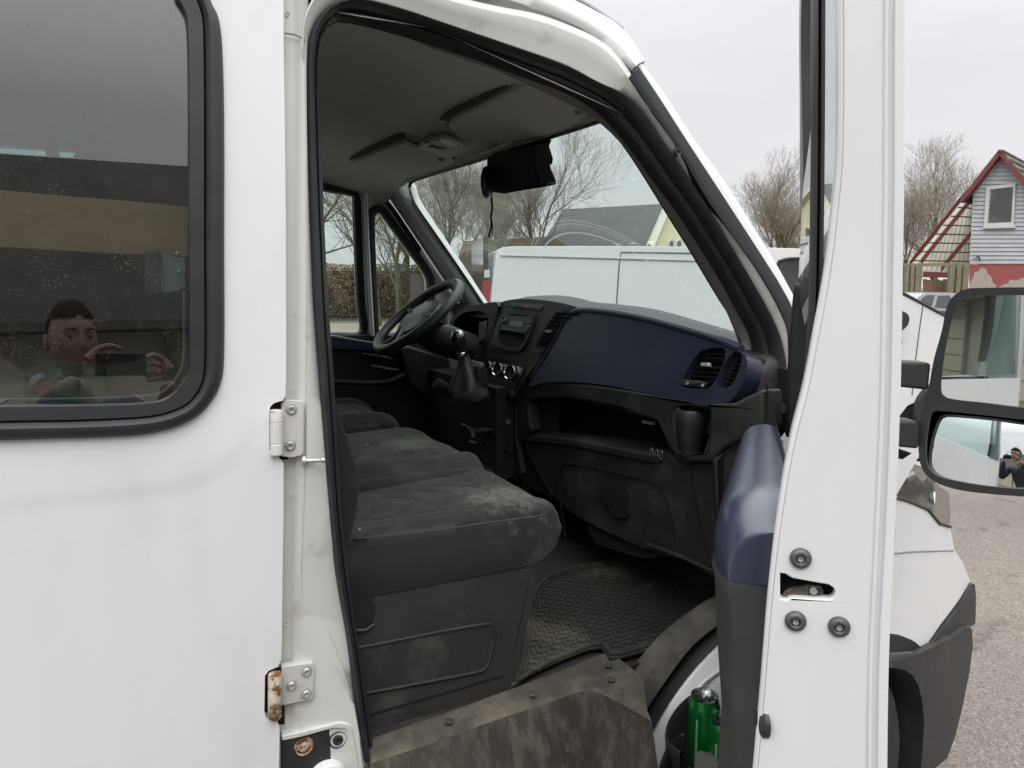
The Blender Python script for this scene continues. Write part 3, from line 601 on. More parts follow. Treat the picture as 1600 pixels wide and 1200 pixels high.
# rubber buffer on the inner edge
b=B(); b.lathe([(.0001,.004),(.010,.003),(.014,.0),(.0145,-.004)],DP(1189,1128,1.044),DU*.35-DN,20); obj('rubber_buffer',b,rubber,door)
# outer skin, lower half, and frame of the window
zt=lambda z:max(0,z-1.45)*.085
def osk(u,z): return DW(u,.043-zt(z)*1.0-.004*max(0,(z-1.3))*2,z)
b=B(); us=[.0,.1,.3,.6,.9,1.04]; zs=[.35,.6,.9,1.2,1.38,1.44]
b.grid([[osk(u,z) for z in zs] for u in us]); b.grid([[osk(u,z)-DN*.012 for z in zs] for u in us]); obj('outer_skin',b,white,door)
b=B(); b.grid([[DW(u,-.035,z) for z in (.35,.8,1.2,1.44)] for u in us[:-1]+[1.02]]); obj('inner_panel',b,dashb,door)
# window frame: front sloping bar, top bar, rear bar ; u,z path
fp=[(.10,1.45),(.13,1.58),(.25,1.76),(.40,1.93),(.52,2.05),(.66,2.12),(.82,2.155),(.95,2.15),(1.01,2.09),(1.03,1.95),(1.04,1.7),(1.045,1.45)]
fpp=smooth2([V((a_,b_,0)) for a_,b_ in fp],70)
def fn(z): return .046-(z-1.45)*.12
b=B(); rows=[]
cx,cz_=.6,1.75
for p in fpp:
    d=V((cx-p.x,cz_-p.y)); d=d.normalized() if d.length else V((1,0)); n=fn(p.y)
    f_=lambda a_,nn_:DW(p.x+d.x*a_,n+nn_,p.y+d.y*a_)
    rows.append([f_(-.01,.012),f_(.035,.012),f_(.040,.004),f_(.040,-.001),f_(.015,-.004),f_(-.01,-.004)])
rows_front=rows[:53]
b.grid(rows_front,closed=True); obj('window_frame',b,mat('frame_grey',(.27,.27,.275),.45,bump=.1,bscale=200),door,ang=40)
# rubber run channel: black band left of the edge, unprojected near the rear edge
k1=smooth2([DP(*p,.985) for p in [(1271,-60),(1271,200),(1269,380),(1267,480),(1262,560),(1254,650),(1243,720)]],40)
k2=smooth2([DP(*p,1.0) for p in [(1290,-60),(1289,200),(1287,380),(1284,480),(1278,560),(1266,650),(1250,720)]],40)
b=B(); b.grid([[p-DU*.03 for p in k1],k1,[k1[i].lerp(k2[i],.35)+DU*.006 for i in range(40)],[k1[i].lerp(k2[i],.5)-DU*.004 for i in range(40)],[k1[i].lerp(k2[i],.7)+DU*.004 for i in range(40)],k2,[p-DU*.03 for p in k2]]); obj('frame_seal',b,rubber,door,ang=70)
k3=smooth2([DP(*p,1.02) for p in [(1311,-60),(1311,200),(1303,300),(1292,403),(1281,481),(1270,544),(1257,610),(1242,675)]],40)
k4=smooth2([DP(p[0]+3,p[1],1.03) for p in EL[3:12]],40)
b=B(); b.grid([k3,[k3[i].lerp(k4[i],.5)+DU*.004 for i in range(40)],k4]); obj('glass_channel',b,rubber,door,solid=.002)
b=B(); rows=[[DW(u,fn(z)+.004,z) for z in (1.44,1.7,1.9,2.12)] for u in (.14,.4,.7,1.03)]
gg=[DW(.13,fn(1.45)-.02,1.45),DW(.16,fn(1.6)-.016,1.6),DW(.42,fn(1.92)+.004,1.92),DW(.55,fn(2.05)+.004,2.05),DW(.8,fn(2.14)+.004,2.14),DW(1.0,fn(2.1)+.004,2.1),DW(1.03,fn(1.9)+.004,1.9),DW(1.035,fn(1.45)-.02,1.45)]
b.prism(gg,DN*.004); obj('door_glass',b,glass('door_glass_m',(.80,.87,.85),.05,dirt=.03),door)
# front quarter trim (mirror corner)
qt=[(1240,448),(1247,440),(1256,446),(1262,470),(1268,560),(1268,680),(1226,680),(1229,600),(1233,520)]
b=B(); b.prism([DP(*p,.13) for p in qt],DU*.03); obj('mirror_corner_trim',b,blackp,door,bevel=.006)
# inner trim: navy ledge above black panel
def sect(u):
    t=max(0,min(1,(u-.45)/.5)); e=max(0,(u-.93)/.09); e=min(1,e)
    n0=-.03; nw=-.086-.026*t; nw=nw+.024*e**2.2; zt_=1.424+.016*t-.035*e**2.5
    return n0,nw,zt_
US=[.50,.52,.57,.65,.75,.85,.9,.93,.95,.97,.985,.997,1.006,1.010]
rows=[]
for u in US:
    n0,nw,zt_=sect(u)
    rows.append([DW(u,n0,zt_-.004),DW(u,n0-.006,zt_+.002),DW(u,lerp(n0,nw,.4),zt_+.004),DW(u,lerp(n0,nw,.62),zt_+.001),DW(u,lerp(n0,nw,.80),zt_-.005),DW(u,lerp(n0,nw,.93),zt_-.017),DW(u,lerp(n0,nw,.985),zt_-.034),DW(u,nw-.001,zt_-.05),DW(u,nw,1.362)])
e0=rows[-1]
b=B(); vv=b.grid(rows)
cz0=[b.b.verts.new(DW(1.012,(-.03+p.dot(DN)-DH.dot(DN))/2 if False else -.055,p.z)) for p in e0]
prev=None
for j in range(len(e0)-1): b.face([vv[-1][j],vv[-1][j+1],cz0[j+1],cz0[j]])
cz1=[b.b.verts.new(DW(1.008,-.03,p.z)) for p in e0]
for j in range(len(e0)-1): b.face([cz0[j],cz0[j+1],cz1[j+1],cz1[j]])
navyd=mat('navy_door',(.012,.016,.045),.4,nscale=6,namt=.5,col2=(.018,.023,.055),bump=.12,bscale=500,bdist=.0004,coat=1.0)
navyd.node_tree.nodes['Principled BSDF'].inputs['Coat Roughness'].default_value=.28
obj('door_trim_top',b,navyd,door,sub=2,ang=180)
rows=[]
for u in US:
    n0,nw,zt_=sect(u)
    rows.append([DW(u,n0,1.345),DW(u,nw+.001,1.363),DW(u,nw-.0015,1.357),DW(u,nw+.002,1.34),DW(u,nw+.006,1.28),DW(u,nw+.014,1.20),DW(u,nw+.012,1.10),DW(u,nw+.006,1.0),DW(u,nw+.004,.8),DW(u,nw+.004,.5)])
b=B(); vv=b.grid(rows)
e0=rows[-1]; cz0=[b.b.verts.new(DW(1.013,lerp((p-DH).dot(DN),-.03,.5),p.z)) for p in e0]; cz1=[b.b.verts.new(DW(1.008,-.03,p.z)) for p in e0]
for j in range(1,len(e0)-1): b.face([vv[-1][j],vv[-1][j+1],cz0[j+1],cz0[j]]); b.face([cz0[j],cz0[j+1],cz1[j+1],cz1[j]])
obj('door_trim_panel',b,mat('door_black',(.035,.035,.036),.5,nscale=8,namt=.7,col2=(.026,.026,.027),bump=.25,bscale=450,bdist=.0005,dirt=(.11,.105,.1,.35),dscale=9,dthr=(.5,.8)),door,ang=60)
# door bin near the hinge holding the drink cans
rim=smooth2([PZ(x,y,.745) for x,y in [(1185,1050),(1132,1063),(1100,1075),(1070,1093),(1050,1116),(1040,1140),(1041,1160),(1062,1178)]],40)
inn=[]
for i,p in enumerate(rim):
    a=rim[max(0,i-1)]; c=rim[min(39,i+1)]; t=(c-a); t.z=0; t.normalize(); inn.append(V((t.y,-t.x,0)))
cen=PZ(1130,1160,.745)
inn=[(v if v.dot(cen-p)>0 else -v) for v,p in zip(inn,rim)]
b=B(); b.grid([[p+V((0,0,-.30))+inn[i]*.02 for i,p in enumerate(rim)],[p+V((0,0,-.03))+inn[i]*.003 for i,p in enumerate(rim)],rim,[p+inn[i]*.003+V((0,0,.004)) for i,p in enumerate(rim)],[p+inn[i]*.007+V((0,0,.001)) for i,p in enumerate(rim)],[p+inn[i]*.010+V((0,0,-.02)) for i,p in enumerate(rim)],[p+V((0,0,-.30))+inn[i]*.026 for i,p in enumerate(rim)]])
bin_=obj('door_bin',b,blackp,door,ang=50)
rim=smooth2([PZ(x,y,.73) for x,y in [(1068,1150),(1060,1149),(1046,1160),(1036,1180),(1026,1210),(1022,1260),(1040,1290)]],30)
b=B(); b.grid([[p+V((.02,.0,-.25)) for p in rim],[p+V((.004,0,-.03)) for p in rim],rim,[p+V((.004,-.001,.003)) for p in rim],[p+V((.009,-.003,-.002)) for p in rim],[p+V((.02,-.004,-.2)) for p in rim]]); obj('bin_front',b,blackp,bin_,ang=50)
b=B(); b.prism([PZ(x,y,.70) for x,y in [(1085,1178),(1092,1171),(1113,1175),(1140,1200),(1140,1260),(1083,1260)]],(0,0,-.10)); obj('bin_divider',b,mat('grey_clip',(.10,.095,.09),.6,dirt=(.2,.18,.15,.5),dscale=20),bin_,bevel=.004)
b=B(); b.prism([PZ(x,y,.745) for x,y in [(1108,1127),(1112,1122),(1150,1140),(1150,1190),(1126,1190),(1124,1150),(1105,1134)]],(0,0,-.14)); obj('bin_insert',b,blackp,bin_,bevel=.003)
b=B(); b.box(DW(.2,-.10,.48),(.35,.3,.01)); obj('bin_floor',b,void,bin_)
# ---- side mirror on two arms
MC=PD(1572,606,1.36)
mn=V((math.cos(R(206)),math.sin(R(206)),.03)).normalized()   # upper glass normal
hn=V((math.cos(R(204)),math.sin(R(204)),.02)).normalized()
def MP(px,py,off=0): return PL(px,py,MC+hn*off,hn)
ho=[(1529,450),(1600,449),(1670,452),(1700,462),(1712,480),(1716,520),(1712,640),(1706,720),(1695,765),(1670,780),(1600,776),(1538,771),(1491,764),(1459,752),(1443,737),(1436,714),(1435,673),(1440,642),(1450,610),(1459,562),(1472,515),(1478,483),(1488,464),(1507,452)]
ug=[(1529,462),(1600,461),(1665,464),(1692,475),(1700,500),(1698,640),(1600,637),(1540,630),(1488,624),(1474,618),(1470,606),(1475,556),(1489,490),(1499,471),(1513,464)]
lg=[(1456,645),(1469,642),(1540,649),(1600,656),(1696,664),(1690,745),(1676,762),(1600,764),(1538,759),(1481,749),(1459,740),(1448,724),(1447,692),(1451,661)]
def dens(P,n,off): return smooth2([MP(*p,off) for p in P],n,True)
ho3=dens(ho,90,0); ug3=dens(ug,70,0); lg3=dens(lg,70,0)
b=B(); b.prism(ho3,hn*-.012,[ug3,lg3]); mir=obj('side_mirror',b,blackp,door,bevel=.005,seg=3)
cc=sum(ho3,V())/len(ho3)
b=B(); b.grid([[p-hn*.011 for p in ho3],[cc+(p-cc)*1.0-hn*.03 for p in ho3],[cc+(p-cc)*.9-hn*.085 for p in ho3],[cc+(p-cc)*.6-hn*.11 for p in ho3],[cc+(p-cc)*.01-hn*.115 for p in ho3]],closed=True); obj('mirror_shell',b,blackp,mir,ang=60)
mirm=mat('mirror_glass',(.80,.84,.83),.0,1,namt=.05)
b=B(); q=[PL(x_,y_,MC-hn*.010,mn) for x_,y_ in [(1450,440),(1720,440),(1720,648),(1450,634)]]
b.prism([PL(x_*1.0,y_,MC-hn*.007,mn) for x_,y_ in [(p[0]+(-2 if p[0]<1560 else 3),p[1]+(-2 if p[1]<560 else 3)) for p in ug]],-mn*.002); obj('mirror_glass',b,mirm,mir,smooth=False)
# lower convex glass: a patch of a sphere whose normal points at the eye near (1578,718)
pc=PL(1577,712,MC-hn*.012,hn); dn=(CAM-pc).normalized(); Rr=.50; sc0=pc-dn*Rr
lgp=smooth2([V((p[0],p[1],0)) for p in lg],70,True); lc=V((1575,705,0)); rows=[]
for k in range(14):
    rw=[]
    for p in lgp:
        q=lc+(p-lc)*(1.02*max(.01,k/13)); d=ray(q.x,q.y).normalized()
        oc=CAM-sc0; bb=oc.dot(d); cc_=oc.dot(oc)-Rr*Rr
        rw.append(CAM+d*(-bb-math.sqrt(max(bb*bb-cc_,0))))
    rows.append(rw)
b=B(); b.grid(rows,closed=True); obj('wide_angle_glass',b,mirm,mir,ang=180)
b=B(); b.prism([p-hn*.045 for p in dens([(1470,650),(1680,668),(1670,752),(1470,742)],20,0)],-hn*.003); obj('glass_tray',b,blackp,mir)
for (pts) in ([(1370,560),(1409,564),(1456,567),(1452,610),(1407,605),(1370,602)],[(1370,650),(1405,656),(1437,659),(1437,702),(1405,699),(1370,697)]):
    b=B(); b.prism([PD(x,y,1.44) for x,y in pts],FH*.045); obj('mirror_arm',b,blackp,mir,bevel=.006)
# ================================================================== CABIN INTERIOR
# headliner over cab and crew compartment
xs=[-2.8,-2.2,-1.6,-1,-.4,0,.2,.35,.5,.6,.7,.8,.88,.945]
ysl=[.10,.12,.15,.16,.17,.18,.24,.32,.45,.6,.8,1.0,1.2,1.4,1.55,1.66,1.73,1.78,1.81,1.83,1.845]
xend=lambda y:.955+.05*(1-((y-.95)/.85)**2)
rows=[]
for x in xs:
    f=(x-.5)/(.945-.5) if x>.5 else 0
    rows.append([V((x+(xend(y)-.945)*max(0,f),y,zc(x,y))) for y in ysl])
b=B(); b.grid(rows); b.grid([[p+V((0,0,.03)) for p in r] for r in rows]); obj('headliner',b,headl,van,ang=60)
vis_m=mat('visor',(.66,.65,.62),.75,nscale=4,namt=.4,bump=.1,bscale=400)
def hplate(pts,off,th,name,m,parent=van,bev=.006):
    b=B(); q=smooth2([PH(x,y,off) for x,y in pts],60,True) if len(pts)>4 and bev>.005 else [PH(x,y,off) for x,y in pts]
    b.prism(q,(0,0,-th)); return obj(name,b,m,parent,bevel=bev,seg=3)
v1=hplate([(699,188),(712,176),(770,148),(824,121),(840,121),(885,138),(922,170),(915,180),(895,192),(830,207),(775,218),(760,218),(730,212),(715,205)],.004,.016,'sun_visor',vis_m,bev=.005)
v2=hplate([(545,252),(560,244),(622,217),(632,217),(660,228),(706,243),(708,248),(690,256),(650,268),(605,279),(590,279),(565,270)],.004,.016,'sun_visor',vis_m,bev=.005)
for pts in ([(699,188),(712,176),(770,148),(824,121),(840,121),(885,138),(922,170),(915,180),(895,192),(830,207),(775,218),(760,218),(730,212),(715,205)],[(545,252),(560,244),(622,217),(632,217),(660,228),(706,243),(708,248),(690,256),(650,268),(605,279),(590,279),(565,270)]):
    b=B(); b.tube(smooth2([PH(x,y,-.001) for x,y in pts],70,True),.0035,6,closed=True); obj('visor_outline',b,mat('outline_shade',(.14,.137,.13),.9),van)  # dark outline round each visor, edge shade put into its colour
# recess shadow along the rear of each visor, put in as a dark tube
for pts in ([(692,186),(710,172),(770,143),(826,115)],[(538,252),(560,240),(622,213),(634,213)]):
    b=B(); b.tube(smooth2([PH(x,y,.002) for x,y in pts],24),.008,8,flat=.5); obj('visor_recess_shade',b,mat('recess_shade',(.10,.098,.09),.9),van)
for (x,y) in [(905,172),(772,220),(690,247)]:
    b=B(); c=PH(x,y,-.008); b.lathe([(.0001,-.012),(.009,-.010),(.012,0),(.012,.01)],c,(0,0,1),16); o=obj('visor_clip',b,mat('clip',(.25,.24,.22),.6),van); 
b=B(); b.tube([PH(913,166,-.012),PH(926,176,-.016)],.006,8); obj('visor_pivot',b,mat('clip2',(.35,.34,.32),.5),van)
dm=hplate([(652,225),(668,213),(695,209),(729,222),(728,226),(703,239),(698,239)],-.002,.016,'dome_console',mat('dome',(.7,.69,.66),.5),bev=.004)
b=B(); b.lathe([(.0001,-.003),(.032,-.002),(.037,.004)],PH(705,223,-.02),(.25,0,1),24); obj('dome_lamp',b,mat('lens_white',(.55,.53,.48),.25),dm)
for (x,y) in [(667,222),(674,217),(681,214),(676,229),(684,231),(692,232)]:
    b=B(); b.box(PH(x,y,-.019),(.016,.022,.006)); obj('dome_switch',b,mat('switch_dark',(.12,.115,.105),.5),dm,bevel=.002)
# ---- far side wall with the driver's window and the quarter light
def far(pts,y=1.84): return [PY(x,yy,y) for x,yy in pts]
hA=smooth2(far([(330,250),(430,276),(505,292),(540,298),(552,302),(556,310),(559,380),(563,470),(565.5,522),(520,526),(430,532),(330,540)]),80,True)
hB=smooth2(far([(578,345),(581,332),(589,327),(597,329),(610,346),(634,379),(659,413),(668,428),(672,440),(673,470),(673,505),(640,523),(590,527),(586,524),(583,470),(580,400)]),80,True)
hC=[V((-2.3,1.84,1.50)),V((-2.3,1.84,2.116)),V((-.06,1.84,2.112)),V((-.09,1.84,1.50))]
b=B(); b.prism([V((-2.85,1.84,.5)),V((-2.85,1.84,2.3)),V((.7,1.84,2.3)),V((1.0,1.84,2.08)),V((1.22,1.84,1.78)),V((1.42,1.84,1.5)),V((1.42,1.84,.5))],(0,.02,0),[hA,hB,hC]); obj('far_side_wall',b,mat('far_wall',(.6,.6,.58),.6),van)
b=B(); b.prism([V((-2.85,1.90,.4)),V((-2.85,1.90,2.3)),V((.7,1.90,2.3)),V((1.0,1.90,2.08)),V((1.22,1.90,1.78)),V((1.42,1.90,1.5)),V((1.95,1.90,1.3)),V((2.15,1.90,1.0)),V((2.15,1.90,.4))],(0,.012,0),[[p+V((0,.06,0)) for p in hA],[p+V((0,.06,0)) for p in hB],[p+V((0,.06,0)) for p in hC]]); obj('far_outer_skin',b,white,van)
gmat=glass('side_glass',(.86,.93,.91),.05,dirt=.035)
for h in (hA,hB):
    b=B(); b.prism([p+V((0,.03,0)) for p in h],(0,.004,0)); obj('side_window',b,gmat,van)
    b=B(); b.tube([p+V((0,-.004,0)) for p in h],.024,8,closed=True,flat=.8); obj('window_surround',b,rubber,van)
# opposite crew window: only a narrow strip above the stowed panels stays clear
b=B(); b.prism([p+V((0,.03,0)) for p in hC],(0,.004,0)); obj('crew_window',b,glass('crew_glass',(.55,.75,.70),.05),van)
ln=smooth2(far([(500,268),(525,273),(547,281),(565,288),(584,299),(606,320),(632,357),(655,392)]),40)
b=B(); b.tube([p+V((0,-.012,0)) for p in ln],.010,8); obj('far_door_seal',b,rubber,van)
b=B(); b.tube([p+V((0,-.045,0)) for p in far([(566,305),(569,380),(574,470),(577,524)])],.017,8,flat=.5); obj('window_post',b,mat('post',(.8,.8,.8),.5),van)
# driver's door trim below the window
def farp(pts,y0,th,name,m,bev=.008,par=van):
    b=B(); b.prism(far(pts,y0),(0,th,0)); return obj(name,b,m,par,bevel=bev,seg=3)
dd=farp([(330,540),(430,530),(520,524),(600,522),(640,528),(700,545),(720,700),(560,760),(330,780)],1.79,.045,'driver_door_trim',dashb)
farp([(500,526),(522,524),(560,530),(600,537),(625,545),(630,556),(580,549),(500,545)],1.76,.03,'armrest_cap',navyd,.006,dd)
b=B(); b.tube(smooth2(far([(520,596),(560,598),(600,597),(622,590),(640,578),(650,560)],1.74),30),.012,8); obj('door_pocket_rim',b,dashb,dd)
b=B(); b.tube(smooth2(far([(578,572),(592,574),(606,577),(622,578)],1.75),16),.009,8); obj('inner_handle',b,blackp,dd)
b=B(); b.tube(smooth2(far([(565,553),(590,556),(612,562),(622,580)],1.77),20),.006,8); obj('handle_recess',b,blackp,dd)
b=B(); b.prism(far([(625,545),(640,540),(700,560),(690,640),(640,600),(632,575)],1.72),(0,.08,0)); obj('door_pocket',b,dashb,dd,bevel=.01)
# far A pillar trim between side wall and windshield
P1=far([(500,262),(545,270),(575,281),(600,300),(618,325),(650,372),(690,432),(722,478),(745,510)],1.835)
P2=[PY(x,y,yy) for x,y,yy in [(560,282,1.75),(600,282,1.72),(630,284,1.70),(641,292,1.70),(650,318,1.70),(687,374,1.70),(725,430,1.70),(754,475,1.70),(775,505,1.70)]]
P1=smooth2(P1,50); P2=smooth2(P2,50)
b=B(); b.grid([P1,[P1[i].lerp(P2[i],.3)+V((-.012,-.02,-.008)) for i in range(50)],[P1[i].lerp(P2[i],.7)+V((-.018,-.02,-.01)) for i in range(50)],P2,[p+V((.03,.02,.01)) for p in P2]]); obj('a_pillar_trim',b,greytrim,van,ang=60)
b=B(); b.lathe([(.0001,.001),(.004,.001),(.006,.004),(.009,.002)],PY(632,325,1.76),(-.5,-1,.1),16); obj('trim_button',b,greytrim,van)
b=B(); c=[PY(x,y,1.735) for x,y in [(715,432),(726,437),(722,470),(712,462)]]; b.prism(c,(.01,.02,0)); obj('tweeter_grille',b,mat('grille_grey',(.16,.16,.15),.7),van,bevel=.003)
# near A pillar inner trim
q1=smooth2([PS(*p,off=.075) for p in SI[17:37]],60)
WE=[(830,128),(870,146),(905,170),(932,184),(941,190),(960,208),(984,240),(1010,280),(1045,337),(1080,393),(1120,460),(1150,506),(1165,532),(1174,560),(1176,600)]
q2=smooth2([PS(*p,off=.16) for p in WE],60)
b=B(); b.grid([q1,[q1[i].lerp(q2[i],.4)+V((-.01,0,-.004)) for i in range(60)],q2,[p+V((.03,-.03,.01)) for p in q2]]); obj('a_pillar_trim',b,mat('trim_brown',(.27,.25,.24),.7,bump=.1,bscale=300),van,ang=60)
b=B(); b.tube([p+V((.004,.004,0)) for p in smooth2([PS(*p,off=.16) for p in WE[3:12]],40)],.0035,6); obj('glass_edge_seal',b,rubber,van)
# windshield
def wsx(z,y): return .955+(2.04-z)*.81+.05*(1-((y-.95)/.85)**2)
def PW(px,py,off=0):
    x=1.2
    for i in range(14):
        p=PX(px,py,x); x=wsx(p.z,p.y)+off
    return PX(px,py,x)
WIP=[]
for pts_,dr in (([(880,341),(945,353),(1008,386)],.075),([(704,396),(737,375),(792,394)],.06)):
    (ax_,ay_),(bx_,by_),(cx_,cy_)=[(p.y,p.z*1.3) for p in (PW(*q) for q in pts_)]
    D_=2*(ax_*(by_-cy_)+bx_*(cy_-ay_)+cx_*(ay_-by_)); a2_=ax_*ax_+ay_*ay_; b2_=bx_*bx_+by_*by_; c2__=cx_*cx_+cy_*cy_
    ux=(a2_*(by_-cy_)+b2_*(cy_-ay_)+c2__*(ay_-by_))/D_; uy=(a2_*(cx_-bx_)+b2_*(ax_-cx_)+c2__*(bx_-ax_))/D_
    rr0=math.hypot(ax_-ux,ay_-uy); print('WIPER',ux,uy/1.3,rr0); WIP.append((ux,uy/1.3,rr0-dr,rr0))
b=B(); rows=[]
for z in [1.44+.64*i/14 for i in range(15)]: rows.append([V((wsx(z,y),y,z)) for y in [.05+1.78*i/20 for i in range(21)]])
b.grid(rows)
b.grid([[p+V((.006,0,.004)) for p in r] for r in rows]) if False else None
obj('windshield',b,glass('windshield_m',(.80,.905,.875),.075,dirt=.06,dcol=(.62,.64,.58),wiper=WIP),van,ang=180)
# black ceramic border and gasket
top=[PW(x,y,-.006) for x,y in [(640,292),(645,284),(680,272),(740,254),(800,234),(880,209),(941,189)]]
b=B(); tp=smooth2(top,50); b.tube(tp,.007,8,flat=.5); obj('glass_edge_seal',b,rubber,van)
b=B(); b.tube(smooth2([PY(x,y,1.695) for x,y in [(645,285),(640,291),(641,298),(650,321),(687,375),(725,430),(757,478)]],40),.0045,6); obj('glass_edge_seal',b,rubber,van)
b=B(); r0=[p+V((0,0,.0)) for p in tp]; b.grid([r0,[p+V((-.02,0,.045)) for p in r0],[p+V((-.07,0,.07)) for p in r0]]); obj('header_trim',b,headl,van)
# camera cover with frit on the windshield centre
fr_=[(771,240),(800,231),(857,217),(862,219),(858,228),(864,248),(863,256),(850,260),(849,264),(856,276),(860,284),(858,288),(846,290),(768,292)]
b=B(); b.prism([PW(x,y,-.004) for x,y in fr_],(-.003,0,0)); mu=obj('glass_frit',b,void,van)
cv=[(771,242),(778,238),(846,222),(848,262),(857,283),(857,288),(830,292),(798,298),(778,296),(769,292)]
cf=[PW(x+13,y,-.015) for x,y in cv]
b=B(); b.prism(cf,(-.05,.0,-.012)); obj('camera_cover',b,mat('cover_black',(.004,.004,.006),.7,spec=.2),van,bevel=.010,seg=3)
b=B(); b.prism([PW(x,y,-.055) for x,y in [(772,290),(800,286),(822,283),(858,287),(830,293),(800,299),(782,297)]],(.03,0,.006)); obj('cover_bottom',b,mat('cover_grey',(.07,.07,.07),.5),van,bevel=.004)
# rear-view mirror
mc_=PW(760,285,-.10)
b=B(); b.lathe([(.0001,-.012),(.030,-.010),(.036,0),(.033,.006),(.0001,.008)],mc_,(-.55,.55,-.0),28); 
for v in b.b.verts: v.co.z=mc_.z+(v.co.z-mc_.z)*1.35
rvm=obj('rear_view_mirror',b,blackp,van)
b=B(); b.lathe([(.0001,.0085),(.028,.0085),(.030,.007)],mc_,(-.55,.55,0),28)
for v in b.b.verts: v.co.z=mc_.z+(v.co.z-mc_.z)*1.35
obj('mirror_face',b,mirm,rvm)
b=B(); b.tube([mc_,PW(768,285,-.05),PW(772,262,-.02)],.008,8); obj('mirror_stem',b,blackp,rvm)
# ---- dashboard
dash=B()
def dsec(y):
    c=-.03
    k=min(1,max(0,(y-.06)/.6))
    zt_=1.487+.09*k+.012*math.exp(-((y-1.0)/.25)**2)
    return [(1.44,zt_+.0),(1.36,zt_+.006),(1.29-c*.2,zt_+.008),(1.235-c,zt_-.006),(1.205-c,zt_-.03),(1.19-c,zt_-.07),(1.175-c,1.40),(1.17-c,1.34),(1.19,1.30)]
rows=[]
for y in [.03,.05,.09,.2,.35,.5,.65,.8,.9,1.0,1.1,1.2,1.3,1.36]: 
    rows.append([V((x+ (.03 if y==.03 else 0),y,z-(.02 if y==.03 else 0))) for x,z in dsec(y)])
vv=dash.grid(rows); dash.face(vv[0])
db=obj('dashboard',dash,dashb,van,sub=1,ang=60)
rows=[[V((x,y,z)) for x,z in ((1.44,1.545),(1.36,1.562),(1.30,1.575),(1.24,1.57),(1.235,1.52))] for y in (1.34,1.5,1.7,1.84)]
b=B(); b.grid(rows); obj('dash_top_driver',b,dashb,db,sub=1)
DPn=V((-math.cos(R(18)),0,math.sin(R(18))*.75)).normalized(); 
def DD(px,py,off=0.0,x0=1.165,z0=1.34):  # dash face plane (leans forward at the top)
    n=V((-1,0,.30)).normalized(); return PL(px,py,V((x0,0,z0))+n*off,n)
nD=V((-1,0,.30)).normalized()
# navy fascia
blue=[(826,603),(850,566),(872,527),(884,503),(894,491),(908,487),(950,490),(1010,502),(1080,521),(1130,537),(1156,549),(1166,557),(1168,568),(1163,590),(1153,612),(1142,626),(1130,631),(1110,631),(1060,624),(1000,612),(940,601),(890,597),(850,598)]
v1_=[(1092,551),(1104,545),(1126,543),(1133,548),(1131,565),(1121,590),(1112,602),(1104,607),(1075,606),(1064,602),(1070,585),(1080,567)]
v2_=[(1144,552),(1154,550),(1159,556),(1157,571),(1149,592),(1142,602),(1130,606),(1120,604),(1122,592),(1130,572)]
b=B(); bl3=smooth2([DD(*p,.022) for p in blue],110,True); va=smooth2([DD(*p,.022) for p in v1_],40,True); vb=smooth2([DD(*p,.022) for p in v2_],40,True)
b.prism(bl3,-nD*.05,[va,vb]); fas=obj('navy_fascia',b,bluep,db,bevel=.011,seg=4,ang=50)
# lighter rolled rim on top of the fascia
b=B(); b.tube(smooth2([DD(*p,.016) for p in [(832,592),(852,560),(873,523),(885,500),(897,489),(910,485),(950,488),(1010,499),(1080,518),(1130,534),(1158,546)]],60),.011,10); obj('fascia_rim',b,bluep,fas)
for poly,cnt,c0,c1 in ((v1_,9,(1118,541),(1088,606)),(v2_,8,(1155,549),(1130,608))):
    b=B(); b.prism([DD(*p,-.022) for p in poly],-nD*.004); obj('vent_back',b,void,fas)
    f=B()
    for k in range(cnt):
        t=(k+.6)/cnt; cx_=lerp(c0[0],c1[0],t); cy_=lerp(c0[1],c1[1],t)
        xsn=[p[0] for p in poly]; 
        # slat ends on polygon at height cy_
        xsx=[]
        for (x0,y0),(x1,y1) in zip(poly,poly[1:]+poly[:1]):
            yy0=y0-.0*x0; 
            if (y0-cy_)*(y1-cy_)<0: xsx.append(x0+(x1-x0)*(cy_-y0)/(y1-y0))
        if len(xsx)<2: continue
        a0=min(xsx)-1; a1=max(xsx)+1
        A=DD(a0,cy_-1,0.004); Bb=DD(a1,cy_+1.5,0.004)
        f.prism([A,Bb,Bb-nD*.022-V((0,0,.012)),A-nD*.022-V((0,0,.012))],(0,0,.0022))
    obj('vent_slats',f,blackp,fas)
ck=B()
for t in (.3,.5,.7):
    x0,y0=lerp(1147,1122,0),0
    p0=lerp(1147,1123,0)+t*12; p1=1123+t*16
    ck.tube([DD(1146+t*12,553,.0),DD(1124+t*14,603,.0)],.0014,6)
obj('vent_ribs',ck,blackp,fas)
b=B(); b.prism([DD(*p,.012) for p in [(1100,568),(1112,568),(1112,574),(1099,573)]],nD*.010); obj('vent_tab',b,mat('tab_silver',(.6,.6,.6),.3,.5),fas,bevel=.001)
b=B(); b.prism([DD(*p,.012) for p in [(1066,599),(1071,594),(1101,597),(1108,600),(1103,607),(1070,604)]],nD*.010); obj('vent_wheel_plate',b,blackp,fas,bevel=.002)
b=B(); b.prism([DD(*p,.02) for p in [(1079,597),(1094,598),(1092,602),(1081,601)]],nD*.006); obj('vent_wheel',b,rubber,fas,bevel=.001)
for (x,y) in [(1074,598.5),(1098,602)]:
    b=B(); b.tube([DD(x+1.6*math.cos(a_),y+2.0*math.sin(a_),.0225) for a_ in [k*math.pi/4 for k in range(8)]],.0006,5,closed=True); obj('vent_mark',b,mat('mark_white',(.7,.7,.7),.5),fas)
